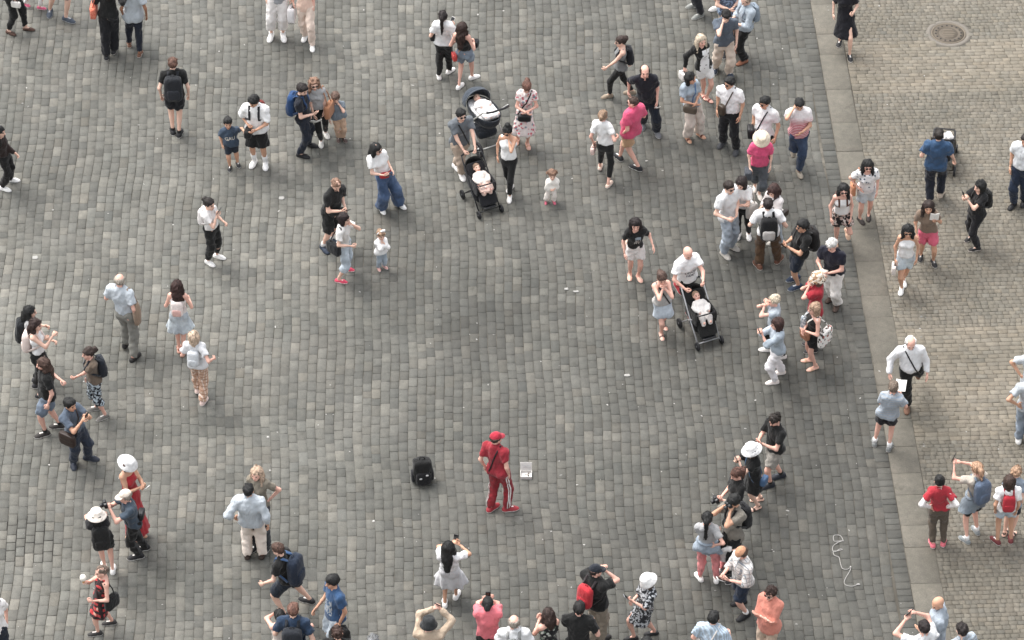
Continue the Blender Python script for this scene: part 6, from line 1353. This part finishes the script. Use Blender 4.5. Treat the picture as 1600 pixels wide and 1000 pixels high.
B = P('the friend pointing', 'woman with long brown hair and white top pointing right', (56, 507), None, 78, 'f', h=1.62, top=('tank', 'e9e6e6', {'hem': .1, 'strap': .75}), bot=('shorts', '15151a', {'len': -.02}), hair=('long', '3a241e', {'len': .26}), arms=('bent', ('px', 83, 524, -.05, 'reach')), shoe=BS)
backpack(B, 'e0cfc8', .9, 'pale pink backpack on the woman pointing right')
B = P('the long haired man', 'balding man with long hair, black tee and denim shorts holding a hand', (67, 569), [(67, 681), (90, 668)], -76, skin='pink', top=('tee', '151416', {'hem': -.04}), bot=('shorts', '55708e', {'pat': 'denim', 'len': .3}), shoe=('sneaker', '2c2826', 'd9d5d0'), sock=(K, .85), hair=('long', '55382a', {'len': .3}), arms=('down', ('px', 97, 595, .05, 'reach')), fat=1.1, beard='55382a')
B = P('the woman holding hands', 'woman in brown tee and patterned knee shorts holding a hand', (138, 552), [(161, 654), (147, 640)], -68, 'f', skin='pink', top=('tee', '6d6054', {'hem': -.02}), bot=('shorts', '1b1f28', {'pat': 'blots', 'cols': ('b4c0c8',), 'len': .34, 'w': .035}), shoe=('sneaker', '6f6c68', 'dcdad6'), hair=('bun', '3c2a22', {'z': .03, 'y': -.125}), arms=(('px', 106, 597, .0, 'reach'), 'down'))
backpack(B, '23272e', .9, 'dark backpack on the woman in patterned shorts')
B = P('the man in the blue shirt', 'man in blue shirt and navy trousers taking a picture', (108, 636), [(115, 727), (142, 718)], 58, skin='tan', top=('polo', '476280', {'hem': .02}), bot=('trousers', '2a3240', {'w': .028}), shoe=('sneaker', '222834', '4a505a'), hair=(SK, '1b1512'), arms=('phonehi', 'phonehi'), foot_a=(80, 10))
mid_phone(B, 'phone held by the man in the blue shirt'); shoulder_bag(B, '2c1f1a', 1, (.16, .05, .13), 'dark brown messenger bag on the man in the blue shirt', pos=(-1, .0, -.04), strap='2a1e1a')
B = P('the woman in the red dress', 'woman in floppy white hat and long red dress', (200, 725), None, 55, 'f', h=1.66, skin='tan', top=('dress', 'a83238', {'len': .8, 'flare': .05, 'strap': .5, 'neck': .12}), bot=None, shoe=('sandal', '6a3a2e', 'a9765c'), hair=('bob', '5a3a2a'), hat=('sun', 'f0eeec', None, (), 'dcd8d5'), arms=('phone', 'phone'), look=(0, 25))
mid_phone(B, 'white phone held by the woman in the red dress', 'e2e0de')
B = P('the man in the beige cap', 'man in beige cap, slate tee and black trousers with a camera', (194, 778), [(213, 872), (222, 859)], -72, skin='pink', top=('tee', '434e5a', {'hem': -.02}), bot=('trousers', '121214', {'w': .022}), shoe=('sneaker', '17171a', 'e0deda'), hair=('fringe', '9a8a78'), hat=('cap', 'dccfc0'), arms=('phonehi', 'phonehi'), look=(0, 10), foot_a=-75)
camera_prop(B, 'black camera in front of the man in beige cap'); shoulder_bag(B, '15151a', -1, (.10, .05, .08), 'black bag on the back of the man in beige cap', pos=(.5, -1, .16))
B = P('the person in the straw boater', 'person in pale straw hat, black tee and black shorts photographing', (151, 806), [(177, 891), (163, 886)], -170, 'f', skin='pink', top=('tee', '1e1e20'), bot=('shorts', '131315', {'len': .02}), shoe=WS, hair=('bob', '1d1614'), hat=('sun', 'e6ddd3', None, (), 'cfc2b4'), arms=('cam', 'cam'))
backpack(B, '141416', 1.0, 'black leather backpack under the pale straw hat')
B = P('the woman eating ice cream', 'woman with cropped hair in red plaid dress eating ice cream', (159, 893), [(149, 992), (171, 975)], -72, 'f', skin='pink', top=('dress', 'b83a3c', {'pat': 'plaid', 'cols': ('2a1a1c',), 'len': .48, 'flare': .015, 'strap': .7, 'off': .02}), bot=None, shoe=('sneaker', '2a2828', 'c9c5c0'), hair=('buzz', '7a6250'), arms=('bent', 'phonehi'), foot_a=-80)
cup(B, 1, 'eae4da', .05, 'white ice cream held by the woman in red plaid', off=(0, .03, .05)); tote(B, 1, '15151a', (.15, .06, .13), 'black shoulder bag on the red plaid dress', z=.02, fwd=-.7)
B = P('the big man in pale blue', 'stout man in pale blue shirt and cream trousers, back turned', (388, 767), [(386, 867), (411, 867)], 176, skin='tan', top=('shirt', 'bccddb', {'slv': 1.55, 'hem': -.1, 'off': .036}), bot=('trousers', 'e2d5ca', {'w': .045}), shoe=('flat', '3a2e28', '2a221e'), hair=(SK, '1c1614'), arms=('pocket', 'hang'), fat=1.22, belly=.5)
P('the blonde facing him', 'woman with long blonde hair in olive tee facing the stout man', (401, 740), None, -22, 'f', h=1.68, skin='pink', top=('tee', '7b7468'), bot=('trousers', '3a3c42'), hair=('long', 'c9a27c', {'len': .24}), arms=('hip', 'down'))
B = P('the hiker in black', 'man in black tee and navy shorts striding left under a large backpack', (429, 866), [(480, 940), (441, 962)], -112, top=('tee', '131417'), bot=('shorts', '1e2530', {'len': .2}), shoe=('sneaker', '1a1a1d', 'c9c5c0'), hair=(SK, '5a3a2a'), arms=('fwd', 'down'), foot_a=(-125, -110), look=(0, 25))
backpack(B, '222b3a', 1.15, 'large dark blue backpack on the man striding left', scol='3f5a80')
B = P('the man in navy at bottom', 'brown haired man in navy tee with backpack at bottom edge', (458, 954), None, 175, h=1.8, top=('tee', '2c3c52'), bot=DJ, hair=(SK, '7a4a34'), arms=('bent', 'hang'))
backpack(B, '25282e', .95, 'black backpack on the brown haired man at bottom edge')
P('the woman with raised elbow', 'woman with black ponytail and bare shoulders lifting her arms', (437, 962), None, -165, 'f', h=1.58, skin='pink', top=('tank', 'dccfc6', {'strap': .4, 'neck': .12, 'hem': .08}), bot=DJ, hair=('pony', '121012', {'len': .2}), arms=('cam', 'out'))
B = P('the boy in the print tee', 'black haired youth in blue printed tee and pale denim shorts', (519, 909), None, -62, h=1.7, skin='tan', top=('tee', '3a567a', {'hem': -.06}), bot=('shorts', '9cb2c6', {'pat': 'denim', 'len': .25}), hair=(SK, '121010', {'th': .006}), arms=('down', 'fwd'))
patch(B, .2, .3, .5, 'a9bac8', name='print', pat='blots', cols=('4a6688',)); hand_bag(B, 0, '131315', (.16, .1, .2), 'big black bag carried by the youth in blue print', -.02)
P('the head at bottom centre left', 'brown haired person in black at the bottom edge beside the black bag', (527, 989), None, 178, h=1.66, top=('tee', '1a1a1d'), bot=BLK, hair=('curly', '4a3026'))
P('the grey haired head', 'grey haired person barely in view at the bottom edge', (583, 1003), None, 178, h=1.68, top=('tee', 'c9b0a4'), bot=DJ, hair=(SK, '7a7c7e'))
# -- bottom centre
B = P('the woman in the pleated skirt', 'woman with long black hair, white blouse and pleated white skirt', (700, 866), [(695, 943), (714, 931)], 172, 'f', skin='tan', top=('blouse', 'e9e7e8', {'hem': .08}), bot=('skirt', 'd6d5da', {'len': .52, 'flare': .10, 'pleat': .03}), shoe=WS, hair=('long', '121012', {'len': .36}), arms=(('px', 707, 848, .22, 'up'), ('px', 717, 850, .22, 'up')))
phone(B, 1, 'phone held up by the woman in pleated skirt')
B = P('the person in the dark cap', 'person in dark flat hat and beige shirt holding a phone overhead', (670, 975), None, 172, h=1.72, skin='pink', top=('long', 'b9a692', {'off': .018}), bot=DJ, hair=(SK, '4a3a30'), hat=('bucket', '2a2c2e'), arms=(('px', 678, 950, .2, 'up'), ('px', 688, 951, .2, 'up')), fat=.98)
mid_phone(B, 'phone held overhead by the person in dark flat hat')
B = P('the woman in the pink tee', 'woman with black hair in salmon pink tee and black trousers, back turned', (762, 943), None, 178, 'f', h=1.66, skin='pink', top=('tee', 'd9757e', {'off': .032, 'hem': .04}), bot=BLK, hair=('bun', '121012', {'z': -.01, 'y': -.10}), arms=('cam', 'cam'), fat=1.14)
mid_phone(B, 'phone in front of the woman in salmon pink')
B = P('the grey haired man', 'grey haired balding man in white tee with a grey backpack', (803, 972), None, 178, h=1.74, skin='pink', top=('tee', 'e6e6e8'), bot=DJ, hair=('fringe', '9a8c7c'), arms=('bent', 'bent'))
backpack(B, '8f8f8e', .85, 'grey backpack on the balding man in white tee')
B = P('the woman in black florals', 'woman with brown hair in black floral sleeveless top', (856, 960), None, -155, 'f', h=1.66, skin='pink', top=('tank', '1b1c1e', {'pat': 'floral', 'cols': ('b9bcb4', '5a6a5c'), 'strap': .7, 'off': .024}), bot=BLK, hair=('long', '3e2820', {'len': .16}), arms=('phone', 'phone'))
P('the man in the black polo', 'dark haired man in black polo shirt with his back turned', (905, 951), None, 172, h=1.78, skin='pink', top=('polo', '121316'), bot=DJ, hair=(SK, '241a16'), arms=('phone', 'bent'))
B = P('the man in the black cap', 'man in black cap, black tee and khaki trousers looking right', (931, 892), [(942, 1000), (925, 1004)], 135, h=1.72, skin='pink', top=('tee', '141416', {'off': .032}), bot=('trousers', '93887a', {'w': .04}), shoe=('flat', '2c2a2a', '222222'), hair=(SK, '2a211c'), hat=('cap', '20242c'), arms=('cam', 'cam'), fat=1.14, look=(-30, 5))
backpack(B, 'b3323a', .85, 'red backpack on the man in black cap', pocket='a02a34', scol='2a2426')
B = P('the walker in the white bucket hat', 'person in white bucket hat and black and white patterned dress', (1012, 908), [(986, 999), (1018, 991)], -68, 'f', skin='pink', top=('dress', '2a2c30', {'pat': 'blots', 'cols': ('b9bcc0',), 'slv': .9, 'len': .42, 'flare': .02, 'off': .03}), bot=None, shoe=('flat', '17171a', '17171a'), hair=('bob', '6a5240'), hat=('bucket', 'efece8'), arms=('phone', 'phonelo'), look=(0, 30), foot_a=-80)
phone(B, 0, 'grey phone held by the walker in white bucket hat', '8a8c90')
P('the dark head at bottom', 'dark haired head just showing at bottom edge below the bucket hat', (1010, 1006), None, 178, h=1.66, top=('tee', '2a2a2e'), bot=DJ, hair=(SK, '1d1614'))
P('the auburn head at the left edge', 'auburn haired person in white just inside the left edge', (-12, 934), None, 20, 'f', h=1.64, skin='pink', top=('tee', 'e6e2e0'), bot=DJ, hair=('long', '5a2a20', {'len': .1}), arms=('down', 'down'))
# -- things standing on the ground by the performer
gb = at(660, 752); t = thing('backpack', gb, 'black backpack standing alone on the paving near the man in red', 'backpack'); L_, F_ = fdir(100), fdir(12); bm = cloth('141417')
q = MB(); q.add(*superq(gb + ZU * .24, (L_, F_, ZU), (.15, .11, .23), .42, .6, 16, 20, .055)); q.build('bag', [bm], t, gb)
q = MB(); q.add(*superq(gb + F_ * .10 + ZU * .15, (L_, F_, ZU), (.12, .05, .13), .5, .5, 8, 12)); q.build('pocket', [cloth('1b1b1f')], t, gb)
for s_ in (1, -1): q = MB(); q.add(*superq(gb + L_ * s_ * .15 + ZU * .14, (L_, F_, ZU), (.03, .07, .11), .6, .6, 8, 10)); q.build('side_pocket', [cloth('1f1f23')], t, gb)
q = MB(); q.add(*tube([gb + ZU * .46 - L_ * .05, gb + ZU * .51 - L_ * .03, gb + ZU * .51 + L_ * .03, gb + ZU * .46 + L_ * .05], .01, 6)); q.build('grab_handle', [bm], t, gb)
for s_ in (1, -1): q = MB(); q.add(*superq(gb + F_ * (.155) + ZU * (.22 + .03 * s_) + L_ * s_ * .05, (L_, F_, ZU), (.022, .006, .014), .4, .4, 6, 8)); q.build('buckle', [plain('pale_tag', 'b9b9b9', .6)], t, gb)
cb = at(822, 744); t = thing('coin_case', cb, 'small open white case with coins on the paving beside the man in red', 'case'); A3 = (V3(1, 0, 0), V3(0, 1, 0), ZU); wm = plain('white_card', 'c6c3c0', .8)
q = MB(); q.add(*box(ZU * .008, A3, (.085, .075, .006))); q.build('floor', [wm], t, smooth=False)
for dx, dy, rx, ry in ((.086, 0, .004, .08), (-.086, 0, .004, .08), (0, .076, .082, .004), (0, -.076, .082, .004)): q = MB(); q.add(*box(V3(dx, dy, .03), A3, (rx, ry, .028))); q.build('side', [wm], t, smooth=False)
up_ = nrm(V3(0, .35, 1)); q = MB(); q.add(*box(V3(0, .09, .052) + up_ * .066, (V3(1, 0, 0), nrm(np.cross(up_, V3(1, 0, 0))), up_), (.092, .004, .064))); lid_ = q.build('lid', [wm], t, smooth=False)
for k in range(2): q = MB(); q.add(*box(V3(0, .085, .062) + up_ * (.045 + .03 * k) + V3(0, -.006, 0), (V3(1, 0, 0), nrm(np.cross(up_, V3(1, 0, 0))), up_), (.07 - .015 * k, .002, .004))); q.build('printed_line', [plain('grey_print', 'b4b4b5', .8)], lid_, smooth=False)
for k in range(8): q = MB(); q.add(*lathe(V3(0, 0, 0), A3, [(.011, 0), (.011, .003), (0, .0032)], 10)); o = q.build('coin', [plain('coin_metal', ['5a4a34', '6f6a60', '2a2622'][k % 3], .4, .6)], t); o.location = (rng.uniform(-.06, .06), rng.uniform(-.05, .05), .0145 + .0005 * k)
